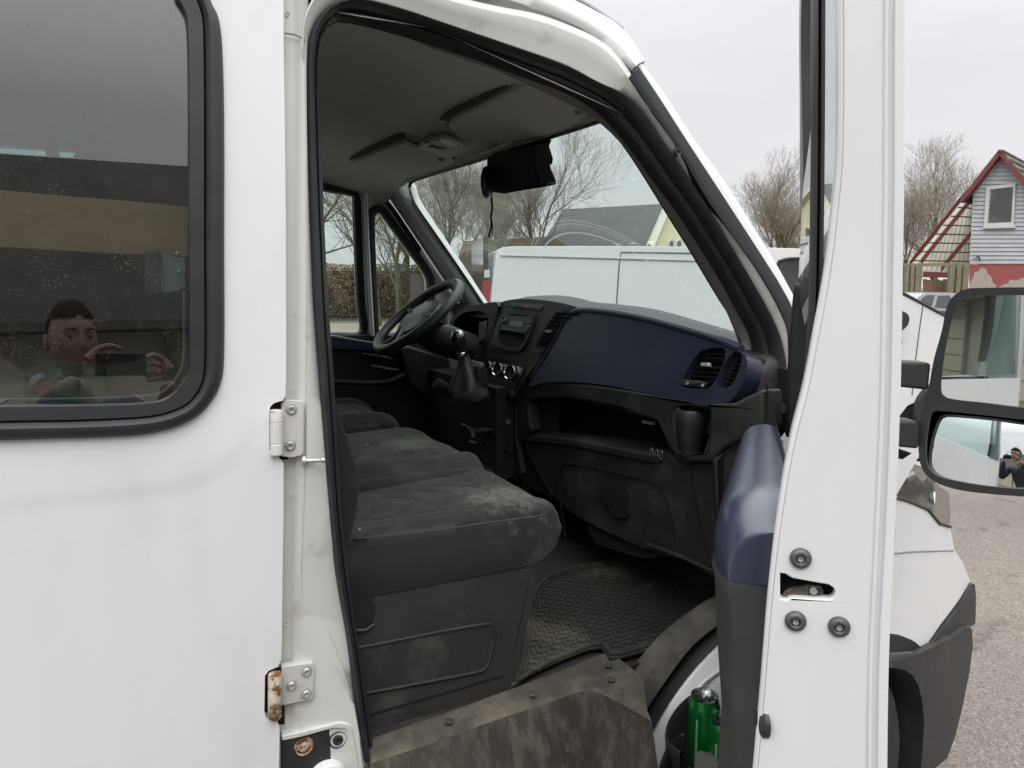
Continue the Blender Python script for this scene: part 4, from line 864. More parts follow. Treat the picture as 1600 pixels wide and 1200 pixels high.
# lower dash: lip, open shelf, glovebox, cup holder
def LD(px,py,off=0,x0=1.15): return PX(px,py,x0-off)
lip=[(800,650),(803,630),(815,612),(835,600),(870,597),(930,602),(1000,613),(1060,624),(1110,632),(1145,630),(1190,608),(1192,640),(1192,668),(1150,690),(1130,700),(1118,712),(1112,722),(1060,722),(1045,700),(1036,680),(1028,662),(1014,652),(965,637),(920,628),(882,622),(840,622),(824,628),(826,655),(830,672),(818,686),(800,690)]
b=B(); b.prism([LD(*p,.0) for p in lip],(.06,0,0),[[LD(*p,.0) for p in [(1053,641),(1060,637),(1081,635),(1102,637),(1109,641),(1109,655),(1106,680),(1099,705),(1093,713),(1070,713),(1064,705),(1056,680),(1053,655)]]]); ld=obj('lower_dash',b,dashd,van,bevel=.012,seg=4)
lid=[(812,684),(840,676),(910,682),(965,700),(1020,712),(1040,706),(1062,722),(1112,722),(1135,690),(1192,664),(1196,760),(1196,905),(1130,893),(1110,889),(1050,872),(1000,858),(950,835),(905,812),(860,775),(838,740),(822,705)]
b=B(); b.prism([LD(*p,-.018) for p in lid],(.05,0,0)); obj('dash_lower_panel',b,dashd,ld,bevel=.008,seg=3)
b=B(); fl=smooth2([LD(*p,0.004) for p in [(812,681),(840,683),(885,687),(935,697),(985,707),(1024,713)]],30)
fl=[p+V((.014,0,.002)) for p in fl]
b.grid([[p+V((.155,0,.006)) for p in fl],[p+V((.02,0,.004)) for p in fl],[p+V((.004,0,.002)) for p in fl],[p+V((-.003,0,-.004)) for p in fl],[p+V((-.002,0,-.02)) for p in fl]]); obj('shelf_edge',b,dashd,ld,ang=50)
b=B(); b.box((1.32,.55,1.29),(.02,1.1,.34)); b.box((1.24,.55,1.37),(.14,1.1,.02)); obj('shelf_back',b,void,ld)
for (x,y) in [(1018,707),(1026,709),(1033,711)]:
    b=B(); c=PX(x,y,1.16); b.tube([c+V((.0,.012*math.cos(a_)*.5,.012*math.sin(a_))) for a_ in [k*math.pi/6 for k in range(12)]],.0012,6,closed=True); obj('coil_cable',b,mat('cable',(.16,.16,.16),.3),ld)
b=B(); c=[PX(x,y,1.22) for x,y in [(1002,657),(1018,659),(1019,664),(1003,661)]]; b.prism(c,(.01,0,0)); tag(obj('folded_paper',b,mat('paper',(.6,.6,.58),.7)),'small scrap of white paper in the open dashboard shelf','paper scrap')
def groove(pts,x0,r,par,m=void,off=.0,name='panel_gap',n=40,cl=False):
    b=B(); b.tube(smooth2([PX(x,y,x0-off) for x,y in pts],n,cl),r,6,closed=cl); return obj(name,b,m,par)
gv=mat('gap_dark',(.004,.004,.004),.9)
groove([(884,845),(878,800),(874,760),(877,729),(890,725),(940,733),(990,745),(1020,753),(1036,768),(1045,800),(1052,840),(1062,866)],1.162,.0022,ld,gv)
groove([(1078,713),(1082,760),(1092,820),(1105,865)],1.162,.0018,ld,gv)
b=B(); rim_=smooth2([PX(x,y,1.158) for x,y in [(938,762),(945,758),(966,762),(975,768),(980,785),(984,800),(984,806),(975,810),(962,805),(950,790),(942,775)]],40,True)
b.prism(rim_,(-.003,0,0)); hd=obj('glovebox_handle',b,gv,ld,bevel=.001)
hd['label']='dark recessed glovebox pull'
# cup holder
CH=PX(1081,649,1.168)
CH=CH+V((-.004,0,.012))
b=B(); rr_=.031
b.lathe([(rr_-.004,-.10),(rr_-.007,-.004),(rr_-.003,.003),(rr_+.002,.003),(rr_+.006,-.004),(rr_+.004,-.03),(rr_+.0,-.07),(rr_-.008,-.115),(rr_-.02,-.13),(.0001,-.133)],CH,(0,0,1),44); b.lathe([(.0001,-.03),(rr_-.006,-.03)],CH,(0,0,1),30)
obj('cup_holder',b,dashb,ld)
groove([(1040,648),(1046,675),(1056,702),(1068,712),(1090,713),(1105,706),(1110,680),(1112,655)],1.128,.0018,ld,gv)
# right side cheek of dash next to the A pillar
b=B(); b.prism([PY(x,y,.055) for x,y in [(1166,552),(1192,560),(1196,660),(1196,900),(1120,893),(1112,720),(1130,700),(1150,640),(1165,600)]],(0,-.012,0)); obj('dash_end_cheek',b,dashb,ld,bevel=.004)
b=B(); b.tube([PY(x,y,.041) for x,y in [(1145,634),(1190,611)]],.002,6); obj('cheek_seam',b,gv,ld)
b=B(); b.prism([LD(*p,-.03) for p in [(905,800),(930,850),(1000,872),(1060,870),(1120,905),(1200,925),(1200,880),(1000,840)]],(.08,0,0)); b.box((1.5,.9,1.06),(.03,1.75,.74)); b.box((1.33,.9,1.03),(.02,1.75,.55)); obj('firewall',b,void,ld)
b=B(); b.tube(smooth2([PX(x,y,1.155) for x,y in [(1010,850),(1060,868),(1115,893)]],20),.005,6); obj('panel_hem',b,dashd,ld)
# ---- centre stack
def CS(px,py,off=0,x0=1.142,z0=1.34):
    n=V((-1,0,.30)).normalized(); return PL(px,py,V((x0,0,z0))+n*off,n)
stack=[(779,476),(786,471),(800,468),(822,467),(850,469),(880,474),(905,481),(914,486),(900,490),(886,498),(872,512),(858,535),(838,568),(818,595),(806,615),(797,625),(790,627),(765,617),(757,610),(756,580),(760,550),(766,530),(770,505),(774,488)]
b=B(); b.prism(smooth2([CS(*p) for p in stack],90,True),-nD*.10); cs=obj('centre_console',b,dashb,db,bevel=.010,seg=4,ang=50)
b=B(); c=[CS(*p,.0) for p in [(786,471),(822,467),(880,474),(914,486)]]; c=smooth2(c,30); b.grid([[p for p in c],[p+V((.06,0,.01)) for p in c],[p+V((.22,0,-.01)) for p in c]]); obj('console_top',b,dashb,cs)
def cplate(pts,off,th,name,m,bev=.002,par=None,n=0):
    q=[CS(*p,off) for p in pts]
    if n: q=smooth2(q,n,True)
    b=B(); b.prism(q,-nD*th); return obj(name,b,m,par or cs,bevel=bev)
bz_o=[(783,490),(790,487),(830,490),(836,492),(834,502),(826,525),(817,543),(806,549),(784,545),(771,540),(768,533),(774,512)]
bz_i=[(790,493),(833,494),(830,503),(822,524),(813,540),(806,543),(784,540),(778,535),(780,515)]
b=B(); b.prism(smooth2([CS(*p,.008) for p in bz_o],60,True),-nD*.012,[smooth2([CS(*p,.008) for p in bz_i],40,True)]); obj('radio_surround',b,dashb,cs,bevel=.003)
cplate(bz_i,.0015,.002,'radio_pocket',gv,0)
rad=cplate([(789,493),(832,494.5),(822,522),(780.5,515)],.010,.02,'car_radio',mat('radio_black',(.025,.025,.027),.3),.002)
cplate([(798,501),(817,503),(814,511.5),(796,509)],.0125,.003,'radio_display',mat('lcd',(.17,.19,.20),.2),.0005,rad)
b=B(); b.lathe([(.0001,.010),(.007,.010),(.008,0)],CS(788,503,.011),nD,18); obj('volume_knob',b,mat('knobdark',(.05,.05,.05),.3),rad)
for k in range(6): 
    x=793+k*4.2; cplate([(x,513+k*.7),(x+3,513.5+k*.7),(x+2.4,516+k*.7),(x-.6,515.5+k*.7)],.0125,.002,'radio_button',mat('btn',(.12,.12,.12),.4),0,rad)
for (x,y) in [(788,497),(827,500),(825,508),(820,515)]: cplate([(x,y),(x+4,y+.5),(x+3,y+3),(x-1,y+2.5)],.0125,.002,'radio_button',MATS['btn'],0,rad)
# row of switches with the red hazard switch
cplate([(797,473),(848,477),(846,484),(840,485),(799,479),(796,476)],.004,.006,'switch_row',blackp,.001)
for k in range(7):
    x=799+k*6.6; cplate([(x,474.3+k*.6),(x+5.6,474.8+k*.6),(x+5.2,479.5+k*.6),(x-.2,478.6+k*.6)],.007,.004,'hazard_switch' if k==3 else 'dash_switch',mat('hazred',(.30,.03,.035),.4) if k==3 else mat('swi',(.035,.035,.036),.4),.0008)
for k in (0,1,2,4,5,6):
    x=801+k*6.6; cplate([(x,476+k*.6),(x+1.6,476.2+k*.6),(x+1.5,477.6+k*.6),(x-.1,477.3+k*.6)],.0078,.0012,'switch_symbol',mat('sym_red' if k in(1,2) else 'sym_grey',(.25,.06,.06) if k in (1,2) else (.2,.2,.2),.5),0)
# centre vents
def vent(poly,cnt,par,off):
    cplate(poly,off+.001,.002,'vent_back',gv,0,par)
    ys_=[p[1] for p in poly]; f=B()
    for k in range(cnt):
        cy_=lerp(min(ys_)+2,max(ys_)-2,(k+.5)/cnt); xx=[]
        for (x0,y0),(x1,y1) in zip(poly,poly[1:]+poly[:1]):
            if (y0-cy_)*(y1-cy_)<0: xx.append(x0+(x1-x0)*(cy_-y0)/(y1-y0))
        if len(xx)<2: continue
        A=CS(min(xx),cy_,off+.006); Q=CS(max(xx),cy_+.5,off+.006); f.prism([A,Q,Q-nD*.004-V((0,0,.006)),A-nD*.004-V((0,0,.006))],(0,0,.003))
    obj('vent_slats',f,mat('slat',(.03,.03,.03),.35),par)
vent([(868,488),(880,484),(900,484),(908,488),(890,494),(876,508),(862,530),(852,543),(836,541),(846,522),(856,504)],9,cs,.001)
vent([(778,478),(784,475),(782,488),(777,503),(772,522),(767,530),(769,512),(773,494)],9,cs,.001)
cplate([(852,515),(862,516),(860,520),(851,519)],.010,.006,'vent_tab',mat('tab2',(.12,.12,.12),.35),.001)
cplate([(832,546),(846,548),(843,552),(830,549)],.008,.004,'vent_wheel',blackp,.001)
# heater panel and three chrome ringed knobs
cplate([(762,562),(768,556),(800,563),(815,566),(818,573),(811,592),(805,603),(797,601),(768,592),(759,587)],.006,.008,'heater_panel',mat('heat_black',(.012,.012,.013),.35),.003,n=40)
for (x,y,s) in [(765,574.5,1.0),(782,578.5,1.03),(801.5,583,1.1)]:
    c=CS(x,y,.008); ax=V((-1,-.35,.35)).normalized(); r=.0255*s
    b=B(); b.lathe([(.0001,.012),(r*.72,.013),(r*.74,.016),(r*.74,.0)],c,ax,30); kn=obj('heater_knob',b,mat('knobb',(.02,.02,.02),.35),cs)
    b=B(); b.lathe([(r*.74,.012),(r*.76,.019),(r*.84,.021),(r*.93,.017),(r*.97,.0),(r*.9,-.004)],c,ax,36); obj('chrome_ring',b,chrome,kn)
    b=B(); b.box(c+ax*.014,(.004,.004,.03),Matrix.Identity(3)); obj('knob_pointer',b,blackp,kn)
cplate([(763,598),(801,608),(799,619),(796,623),(763,611)],.004,.006,'blank_panel',dashb,.002)
for k in range(5):
    x=766+k*6.4; cplate([(x,601+k*1.6),(x+5,602.2+k*1.6),(x+5,608.5+k*1.6),(x,607+k*1.6)],.006,.003,'blank_switch',blackp,.0008)
# rounded speaker cowl on top of the dash
b=B(); cw=smooth2([PX(x,y,1.30) for x,y in [(824,468),(828,464),(845,463),(870,465),(890,469),(905,474),(920,480)]],30)
b.grid([[p+V((-.03,0,-.02)) for p in cw],[p+V((-.02,0,.0)) for p in cw],[p+V((.05,0,.004)) for p in cw],[p+V((.10,0,-.02)) for p in cw]]); obj('dash_top_cowl',b,rubber,db,ang=50)
# storage below the stack: open bay with pulled out cup drawer
b=B(); o_=[PX(x,y,1.145) for x,y in [(752,612),(790,625),(806,632),(806,690),(815,740),(800,760),(745,700)]]
hole=[PX(x,y,1.145) for x,y in [(762,626),(800,639),(799,668),(757,655)]]
hole2=[PX(x,y,1.145) for x,y in [(745,662),(797,684),(797,700),(750,690)]]
b.prism(o_,(.02,0,0),[hole,hole2]); lo=obj('lower_console',b,dashb,van,bevel=.003)
b=B(); b.box((1.20,1.1,1.2),(.02,.5,.5)); obj('bay_back',b,void,lo)
b=B(); b.prism([PX(x,y,1.155) for x,y in [(762,650),(799,663),(799,667),(760,655)]],(.08,0,0)); obj('bay_shelf',b,dashd,lo)
dr=B(); dr.prism([PX(x,y,1.0) for x,y in [(713,663),(717,661),(735,671),(737,684),(733,688),(715,676)]],(.012,0,0)); dr.prism([PX(735,667,1.0),PX(735,674,1.0),PX(790,668,1.12),PX(764,664,1.12)],(0,0,-.006)); dr.tube([PX(735,684,1.0),PX(760,690,1.08),PX(800,705,1.12)],.006,6); obj('cup_drawer',dr,blackp,lo,bevel=.003)
b=B(); b.tube(smooth2([PX(x,y,1.05) for x,y in [(735,690),(745,693),(750,690)]],8),.005,6); obj('drawer_clip',b,mat('clipbeige',(.2,.18,.12),.7),lo)
b=B(); b.tube([PX(x,y,1.12) for x,y in [(765,648),(780,655),(795,660)]],.008,6); obj('bay_clutter',b,mat('clutter',(.12,.12,.12),.4),lo)
# instrument binnacle
b=B(); bo=smooth2([PX(x,y,1.20) for x,y in [(698,545),(700,515),(706,497),(718,486),(740,477),(762,473),(778,474),(774,500),(768,525),(763,560),(755,580),(735,575)]],60,True)
bi=smooth2([PX(x,y,1.20) for x,y in [(708,540),(708,510),(714,497),(728,488),(750,486),(758,490),(763,494),(762,508),(758,525),(752,536),(740,545),(722,545)]],50,True)
b.prism(bo,(.05,0,0),[bi]); bn=obj('instrument_binnacle',b,dashb,db,bevel=.008,seg=3)
b=B(); b.grid([bi,[p+V((.10,0,0)) for p in bi]],closed=True); obj('binnacle_tunnel',b,dashb,bn)
b=B(); b.prism([p+V((.09,0,0)) for p in bi],(.004,0,0)); obj('gauge_face',b,mat('gauge',(.015,.015,.018),.15,coat=1),bn)
b=B(); b.prism([PX(x,y,1.25) for x,y in [(748,504),(761,500),(758,526),(748,535)]],(.004,0,0)); obj('gauge_lens',b,mat('lensg',(.20,.21,.23),.25),bn)
# ---- steering wheel
SWc=V((.945,1.45,1.535)); vx=V((.775,0,.632)).normalized(); vy=V((0,1,0)); vn=vx.cross(vy)
if vn.x>0: vn=-vn
ringp=[SWc+vx*.192*math.cos(k*math.pi/32)+vy*.192*math.sin(k*math.pi/32) for k in range(64)]
b=B(); b.tube(ringp,.0185,14,closed=True,upv=vn,flat=1.0); sw=obj('steering_wheel',b,mat('wheel_grey',(.03,.03,.031),.45,nscale=12,namt=.6,col2=(.045,.045,.046),bump=.15,bscale=300),van)
def hubring(r0,r1,h,n=40): return [SWc-vn*h+vx*r0*math.cos(k*2*math.pi/n)*1.0+vy*r1*math.sin(k*2*math.pi/n) for k in range(n)]
b=B(); b.grid([hubring(.095,.115,.06),hubring(.104,.125,.02),hubring(.094,.115,.0),hubring(.07,.09,-.010),hubring(.001,.001,-.012)],closed=True); obj('airbag_hub',b,mat('hub',(.028,.028,.03),.4),sw)
for a_ in (R(80),R(-80),R(165),R(195)):
    d=vx*math.cos(a_)+vy*math.sin(a_); b=B(); b.tube([SWc+d*.07-vn*.0,SWc+d*.13-vn*.012,SWc+d*.19],[.022,.017,.013],8,flat=.5); obj('wheel_spoke',b,MATS['hub'],sw)
b=B(); b.tube([SWc-vn*.02,SWc-vn*.10,V((1.16,1.45,1.40))],[.075,.062,.06],16); obj('column_shroud',b,dashb,van)
b=B(); b.tube(smooth2([SWc-vn*.05+V((0,-.06,0)),SWc-vn*.05+V((.0,-.13,.015)),SWc-vn*.045+V((0,-.20,.02))],12),[.009]*8+[.011]*4,8); obj('column_stalk',b,blackp,van)
b=B(); b.tube(smooth2([SWc-vn*.05+V((0,.06,0)),SWc-vn*.05+V((.0,.20,.02))],8),.009,8); obj('column_stalk',b,blackp,van)
# gear lever
G=lambda x,y,yy=1.06:PY(x,y,yy)
gl_=B(); c=G(717,533); gl_.lathe([(.0001,.036),(.012,.034),(.022,.024),(.025,.010),(.022,-.008),(.015,-.026),(.011,-.05)],c,(-.25,-.05,1),24); gk=obj('gear_knob',gl_,mat('gearb',(.018,.018,.018),.18,coat=1),van)
b=B(); b.lathe([(.0001,.0385),(.012,.037),(.0195,.030),(.021,.026)],c,(-.25,-.05,1),24); obj('chrome_cap',b,mat('capchrome',(.4,.4,.38),.2,1),gk)
b=B(); b.lathe([(.013,-.055),(.0155,-.05),(.0155,-.043),(.013,-.038)],c,(-.25,-.05,1),20); obj('chrome_collar',b,chrome,gk)
b=B(); b.tube([G(722,548),G(728,560),G(733,590)],.009,10); obj('gear_stalk',b,blackp,gk)
bo_=[]
for t,(cx_,cy_,rx) in enumerate([(727,556,.014),(726,568,.022),(728,580,.034),(729,592,.047),(731,606,.062),(732,616,.07),(733,622,.066)]):
    c=G(cx_,cy_); bo_.append([c+V((math.cos(a_)*rx*1.15*(.9+.12*math.cos(4*a_)*(t<5)),math.sin(a_)*rx*(.95+.12*math.cos(4*a_+1)*(t<5)),.006*math.sin(5*a_+t))) for a_ in [k*2*math.pi/32 for k in range(32)]])
b=B(); b.grid(bo_,closed=True); obj('gear_boot',b,mat('leather',(.030,.029,.028),.5,bump=.4,bscale=60),gk,sub=1)
b=B(); b.prism([G(*p,1.02) for p in [(744,575),(758,565),(766,600),(752,612),(745,600)]],(0,.12,0)); obj('boot_console',b,dashb,van,bevel=.01)
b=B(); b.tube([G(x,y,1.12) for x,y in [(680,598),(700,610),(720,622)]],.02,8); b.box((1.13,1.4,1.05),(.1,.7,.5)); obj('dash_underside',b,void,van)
# ---- floor, mat
b=B(); b.box((-.3,.96,.775),(3.6,1.74,.03)); obj('cab_floor',b,mat('floor_dark',(.02,.02,.02),.8,dirt=(.09,.08,.06,.6),dscale=5),van)
mt_=mat('rubber_mat',(.022,.022,.022),.6,spots=[(PZ(870,1000,.8),.16,(.15,.125,.09),.55,26),(PZ(820,1050,.8),.15,(.11,.095,.07),.4,24)],nscale=5,namt=.8,col2=(.04,.036,.03),dirt=(.15,.125,.085,.75),dscale=4.5,dthr=(.52,.72),bump=.2,bscale=120)
MO=[(798,1077),(806,1050),(815,1000),(825,950),(840,915),(870,897),(910,885),(970,877),(1040,876),(1110,890),(1160,900),(1160,925),(1125,938),(1078,972),(1040,1005),(1000,1022),(958,1032),(945,1022),(932,1014),(880,1032),(830,1056)]
mp3=[PZ(x,y,.803) for x,y in MO]
b=B(); b.prism(smooth2(mp3,90,True),(0,0,.006)); fm=obj('floor_mat',b,mt_,van,bevel=.002)
b=B(); cm=sum(mp3,V())/len(mp3)
b.tube([cm+(p-cm)*.95+V((0,0,.009)) for p in smooth2(mp3,90,True)],.0045,6,closed=True); b.tube([cm+(p-cm)*.90+V((0,0,.009)) for p in smooth2(mp3,90,True)],.003,6,closed=True); obj('mat_rim',b,mt_,fm)
# raised herringbone ribs, kept inside the rim
from mathutils.geometry import intersect_point_tri_2d
poly2=[(cm+(p-cm)*.87) for p in smooth2(mp3,60,True)]
def inside(x,y):
    c=False; n=len(poly2)
    for i in range(n):
        a=poly2[i]; d=poly2[i-1]
        if (a.y>y)!=(d.y>y) and x<(d.x-a.x)*(y-a.y)/(d.y-a.y)+a.x: c=not c
    return c
b=B(); s_=.030
x0=min(p.x for p in poly2); x1=max(p.x for p in poly2); y0=min(p.y for p in poly2); y1=max(p.y for p in poly2)
i=0; yy=y0
ca,sa=math.cos(.5),math.sin(.5)
while yy<y1:
    xx=x0; j=0
    while xx<x1:
        if inside(xx,yy):
            a_=(R(45) if (i+j)%2 else R(-45))+.5+rnd.uniform(-.05,.05)
            b.box((xx,yy,.8105),(.024,.0055,.005),Matrix.Rotation(a_,3,'Z'))
        xx+=s_*.62; j+=1
    yy+=s_*.62; i+=1
obj('mat_ribs',b,mt_,fm,smooth=False)
# transmission tunnel side / far foot area
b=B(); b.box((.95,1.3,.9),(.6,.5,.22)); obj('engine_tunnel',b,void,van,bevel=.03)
# ---- seats
fab=mat('seat_fabric',(.0135,.014,.0143),.9,spots=[(PZ(790,765,1.19),.20,(.16,.15,.125),.75,38),(PZ(640,705,1.18),.16,(.17,.15,.12),.6,30),(PY(860,870,.15),.10,(.10,.095,.08),.6,22)],nscale=6,namt=.6,col2=(.021,.021,.0205),bump=.5,bscale=700,bdist=.0012,dirt=(.11,.10,.08,.5),dscale=7,dthr=(.54,.8),sheen=.08)
fabs=mat('seat_side_fabric',(.011,.0115,.012),.9,nscale=5,namt=.5,col2=(.019,.019,.019),bump=.4,bscale=700,bdist=.0012,dirt=(.08,.075,.06,.35),dscale=6,dthr=(.58,.8),sheen=.06)
bench=B(); bench.box((.5,.6,.80),(.4,.8,.02)); bench=obj('passenger_bench',bench,void,van)
def cushion_old(y0,y1,x0,x1,ztop,zbot,name,par,nose=.05,seam=True,m=fab,rise=.012,rear=.0):
    """rows along x, columns round the section in y"""
    nx=26; b=B(); rows=[]
    ycs=[]; 
    for i in range(nx):
        t=i/(nx-1); x=lerp(x0,x1,t)
        # nose rounding near the front
        e=max(0,(t-.86)/.14); drop=nose*(1-math.sqrt(max(0,1-e*e)))*1.0
        back=max(0,(.0-t)/.1)
        zt_=ztop-drop-rear*(1-t)
        zb=zbot+ (nose*.9)*(1-math.sqrt(max(0,1-(max(0,(t-.88)/.12))**2)))
        r=[]
        W=y1-y0
        prof=[(0.0,zb),(-.004,lerp(zb,zt_,.35)),(-.005,lerp(zb,zt_,.62)),(.0,lerp(zb,zt_,.80)),(.008,zt_-.016),(.022,zt_-.004),(.045,zt_+rise*.9),(.075,zt_+rise),(.095,zt_+rise*.6),(.105,zt_+rise*.15),(.12,zt_+rise*.35)]
        inner=[(.12+ (W-.24)*k/10,zt_+rise*.35+.010*math.sin(math.pi*k/10)) for k in range(1,10)]
        for a_,z in prof: r.append(V((x,y0+a_,z)))
        for a_,z in inner: r.append(V((x,y0+a_,z)))
        for a_,z in prof[::-1]: r.append(V((x,y1-a_,z)))
        if t>.86:
            ee=(t-.86)/.14
            for p in r: p.y=lerp(p.y,(y0+y1)/2,.08*ee*ee)
        rows.append(r)
    # sewn waves across the panel
    for i,r in enumerate(rows):
        for j,p in enumerate(r):
            v=(p.y-y0)/(y1-y0)
            if .2<v<.8: 
                s=math.sin((p.x-.04*math.cos((v-.5)*6))*62); p.z-=.0035*max(0,s)**4
    vv=b.grid(rows); b.face(vv[-1]); b.face(vv[0][::-1])
    return obj(name,b,m,par,sub=1,ang=180)
def cushion(y0,y1,x0,x1,ztop,zbot,name,par,nose=.032,m=fab,bol=.012,waves=True,slope=.0,far=True,tilt=0.0,near=1.0):
    nx=70; ny=44; b=B(); rows=[]; W=y1-y0
    for i in range(nx):
        t=i/(nx-1); x=lerp(x0,x1,t)
        e=max(0,(t-.80)/.20); drop=nose*(1-math.sqrt(max(0,1-e*e)))
        zt_=ztop-drop-slope*(1-t); zb=zbot+.055*(1-math.sqrt(max(0,1-e*e))); r=[]
        for k in range(7):
            q=k/6; r.append(V((x,y0-.010*math.sin(math.pi*q)+.004*q,lerp(zb,zt_-.016,q))))
        for k in range(ny):
            v=k/(ny-1); y=y0+.004+ (W-.008)*v; ed=min(v,1-v)
            ed=ed if (far or v<.5) else .5
            rn=.05 if near==1 else .10
            h=-.016*near*(max(0,1-ed/rn))**2 + bol*math.exp(-((ed-.13)/.055)**2) - tilt*(1-t)*v
            if waves:
                if .20<v<.80:
                    ph=(x-x0-.10*math.sin((v-.2)/.6*math.pi))*1.0; s=abs(((ph/.085)%1)-.5)*2
                    h-=.0075*math.exp(-((1-s)/.10)**2) if t<.82 else 0
                h-=.008*math.exp(-((ed-.20)/.014)**2)
                h-=.005*math.exp(-((t-.80)/.012)**2)*(1 if .2<v<.8 else .2)
            h+=.007*noise.noise(V((x*7,y*7,3.1)))+.002*noise.noise(V((x*30,y*30,1.1)))
            r.append(V((x,y,zt_+h)))
        for k in range(7):
            q=1-k/6; r.append(V((x,y1+.010*math.sin(math.pi*q)-.004*q,lerp(zb,zt_-.016,q))))
        if e>0:
            for p in r: p.y=lerp(p.y,(y0+y1)/2,.10*e*e)
        rows.append(r)
    vv=b.grid(rows); b.face(vv[-1]); b.face(vv[0][::-1])
    return obj(name,b,m,par,ang=180)
c1=cushion(.155,.52,.27,.815,1.178,1.045,'seat_cushion',bench,bol=.006,far=False,tilt=.032)
c2=cushion(.50,1.03,.25,.80,1.203,1.05,'seat_cushion',bench,bol=.010,far=False,tilt=.02,near=1.6)
def sea(pts,z,r=.0022,m=None,name='seat_seam'):
    b=B(); b.tube(smooth2([PZ(x,y,z) for x,y in pts],40),r,6); obj(name,b,m or mat('seam',(.05,.05,.05),.9,bump=.5,bscale=900),bench)
sea([(552,842),(600,838),(680,829),(760,817),(830,808),(850,805)],1.166,.0018)
dust=mat('dust_patch',(.15,.14,.12),.95,nscale=120,namt=1,col2=(.05,.05,.048),bump=.5,bscale=400)
# seat base box
base_m=mat('seat_base',(.018,.0175,.0165),.6,nscale=6,namt=.7,col2=(.036,.034,.03),bump=.25,bscale=300,dirt=(.13,.115,.09,.5),dscale=8,dthr=(.55,.78))
def SB(px,py,off=0):
    n=V((0,-1,.16)).normalized(); return PL(px,py,V((0,.135,.9))+n*off,n)
b=B(); b.prism([SB(*p) for p in [(520,870),(600,905),(700,905),(830,880),(828,905),(822,940),(806,1010),(790,1087),(740,1106),(640,1135),(560,1160),(520,1170)]],(0,.02,0)); sb=obj('seat_base_cover',b,base_m,bench,bevel=.006)
b=B(); b.prism([SB(*p) for p in [(828,890),(790,1090),(800,1092),(838,905)]],(0,.6,0)); obj('base_front',b,base_m,bench)
b=B(); b.prism([SB(*p,.004) for p in [(560,1012),(640,997),(700,985),(765,975),(770,978),(771,990),(766,1020),(758,1042),(748,1048),(700,1058),(630,1072),(560,1090)]],(0,.002,0)); obj('base_recess',b,mat('recess_m',(.018,.017,.016),.65,dirt=(.1,.09,.07,.5),dscale=10),sb,bevel=.002)
b=B(); b.tube(smooth2([SB(*p,.004) for p in [(558,1085),(620,1074),(700,1059),(748,1049),(760,1042),(767,1020),(772,990),(768,976),(755,976),(700,985),(620,1001),(558,1013)]],60),.0035,6); obj('recess_rim',b,base_m,sb)
b=B(); b.tube([SB(*p,.002) for p in [(560,1122),(640,1098),(720,1075),(786,1055)]],.0015,6); obj('base_line',b,gv,sb)
b=B(); b.prism([SB(*p,.003) for p in [(548,908),(575,905),(582,925),(588,950),(583,972),(570,980),(548,984)]],(0,.003,0)); obj('recliner_recess',b,void,sb,bevel=.003)
b=B(); b.tube([SB(*p,.006) for p in [(556,985),(572,984),(584,975)]],.004,6); obj('slide_lever',b,blackp,sb)
# backrests
def backrest(y0,y1,x0,xr,name,m,z0=1.12,z1=1.95,bul=.05,par=bench):
    rows=[]
    for k in range(22):
        t=k/21; z=lerp(z0,z1,t); xc=x0-.24*t+xr*math.sin(min(1,t*2.2)*math.pi)*.7
        r=[]
        for j in range(28):
            a_=j/28*2*math.pi; cx_=math.cos(a_); sy=math.sin(a_)
            sx=.075*(abs(cx_)**.6)*(1 if cx_>0 else -1); yv=(y1-y0)/2*(abs(sy)**.5)*(1 if sy>0 else -1)*(1-.25*max(0,t-.8)/.2)
            bulge=bul*max(0,abs(sy)-.6) if cx_>0 else 0
            r.append(V((xc+sx+bulge,(y0+y1)/2+yv,z)))
        rows.append(r)
    b=B(); vv=b.grid(rows,closed=True); b.face(vv[0]); b.face(vv[-1][::-1])
    return obj(name,b,m,par,sub=1,ang=180)
backrest(.13,.60,.245,.02,'seat_backrest',fabs)
backrest(.61,1.03,.20,.02,'seat_backrest',fabs)
b=B(); bo=smooth2([PY(x,y,.105) for x,y in [(505,560),(515,590),(528,640),(545,690),(557,730),(561,760),(559,790),(552,825),(543,850),(540,862),(520,880),(500,800)]],60,True)
b.prism(bo,(0,.05,0)); obj('side_bolster',b,fabs,bench,bevel=.014,seg=4)
ds=B(); ds.box((.5,1.42,1.0),(.4,.4,.3)); ds=obj('driver_seat',ds,void,van)
cushion(1.18,1.66,.28,.80,1.20,1.06,'driver_cushion',ds,nose=.07,m=fabs,bol=.02)
backrest(1.18,1.66,.18,.02,'driver_backrest',fabs,par=ds)
# dirt crumbs and dust on the front seat
cb=B()
for (x,y,s_,z) in [(574,695,.004,1.196),(619,668,.004,1.19),(628,698,.003,1.196),(632,706,.003,1.196),(562,827,.003,1.205),(576,792,.002,1.2),(655,805,.0015,1.2),(634,700,.002,1.197),(770,745,.0022,1.2)]:
    p=PZ(x,y,z); cb.box(p,(s_,s_*.8,s_*.6),Matrix.Rotation(x,3,'Z'))
tag(obj('crumbs',cb,mat('crumb',(.5,.5,.48),.8),smooth=False),'scattered pale crumbs lying on the dirty grey passenger bench','crumbs',kind='stuff')
# ---- crew compartment seen through the rear pane
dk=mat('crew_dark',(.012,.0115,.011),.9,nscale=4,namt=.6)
b=B(); b.box((-1.3,1.80,1.18),(3.1,.03,1.2)); b.box((-2.86,.95,1.4),(.02,1.8,1.9)); obj('crew_side_trim',b,dk,van)
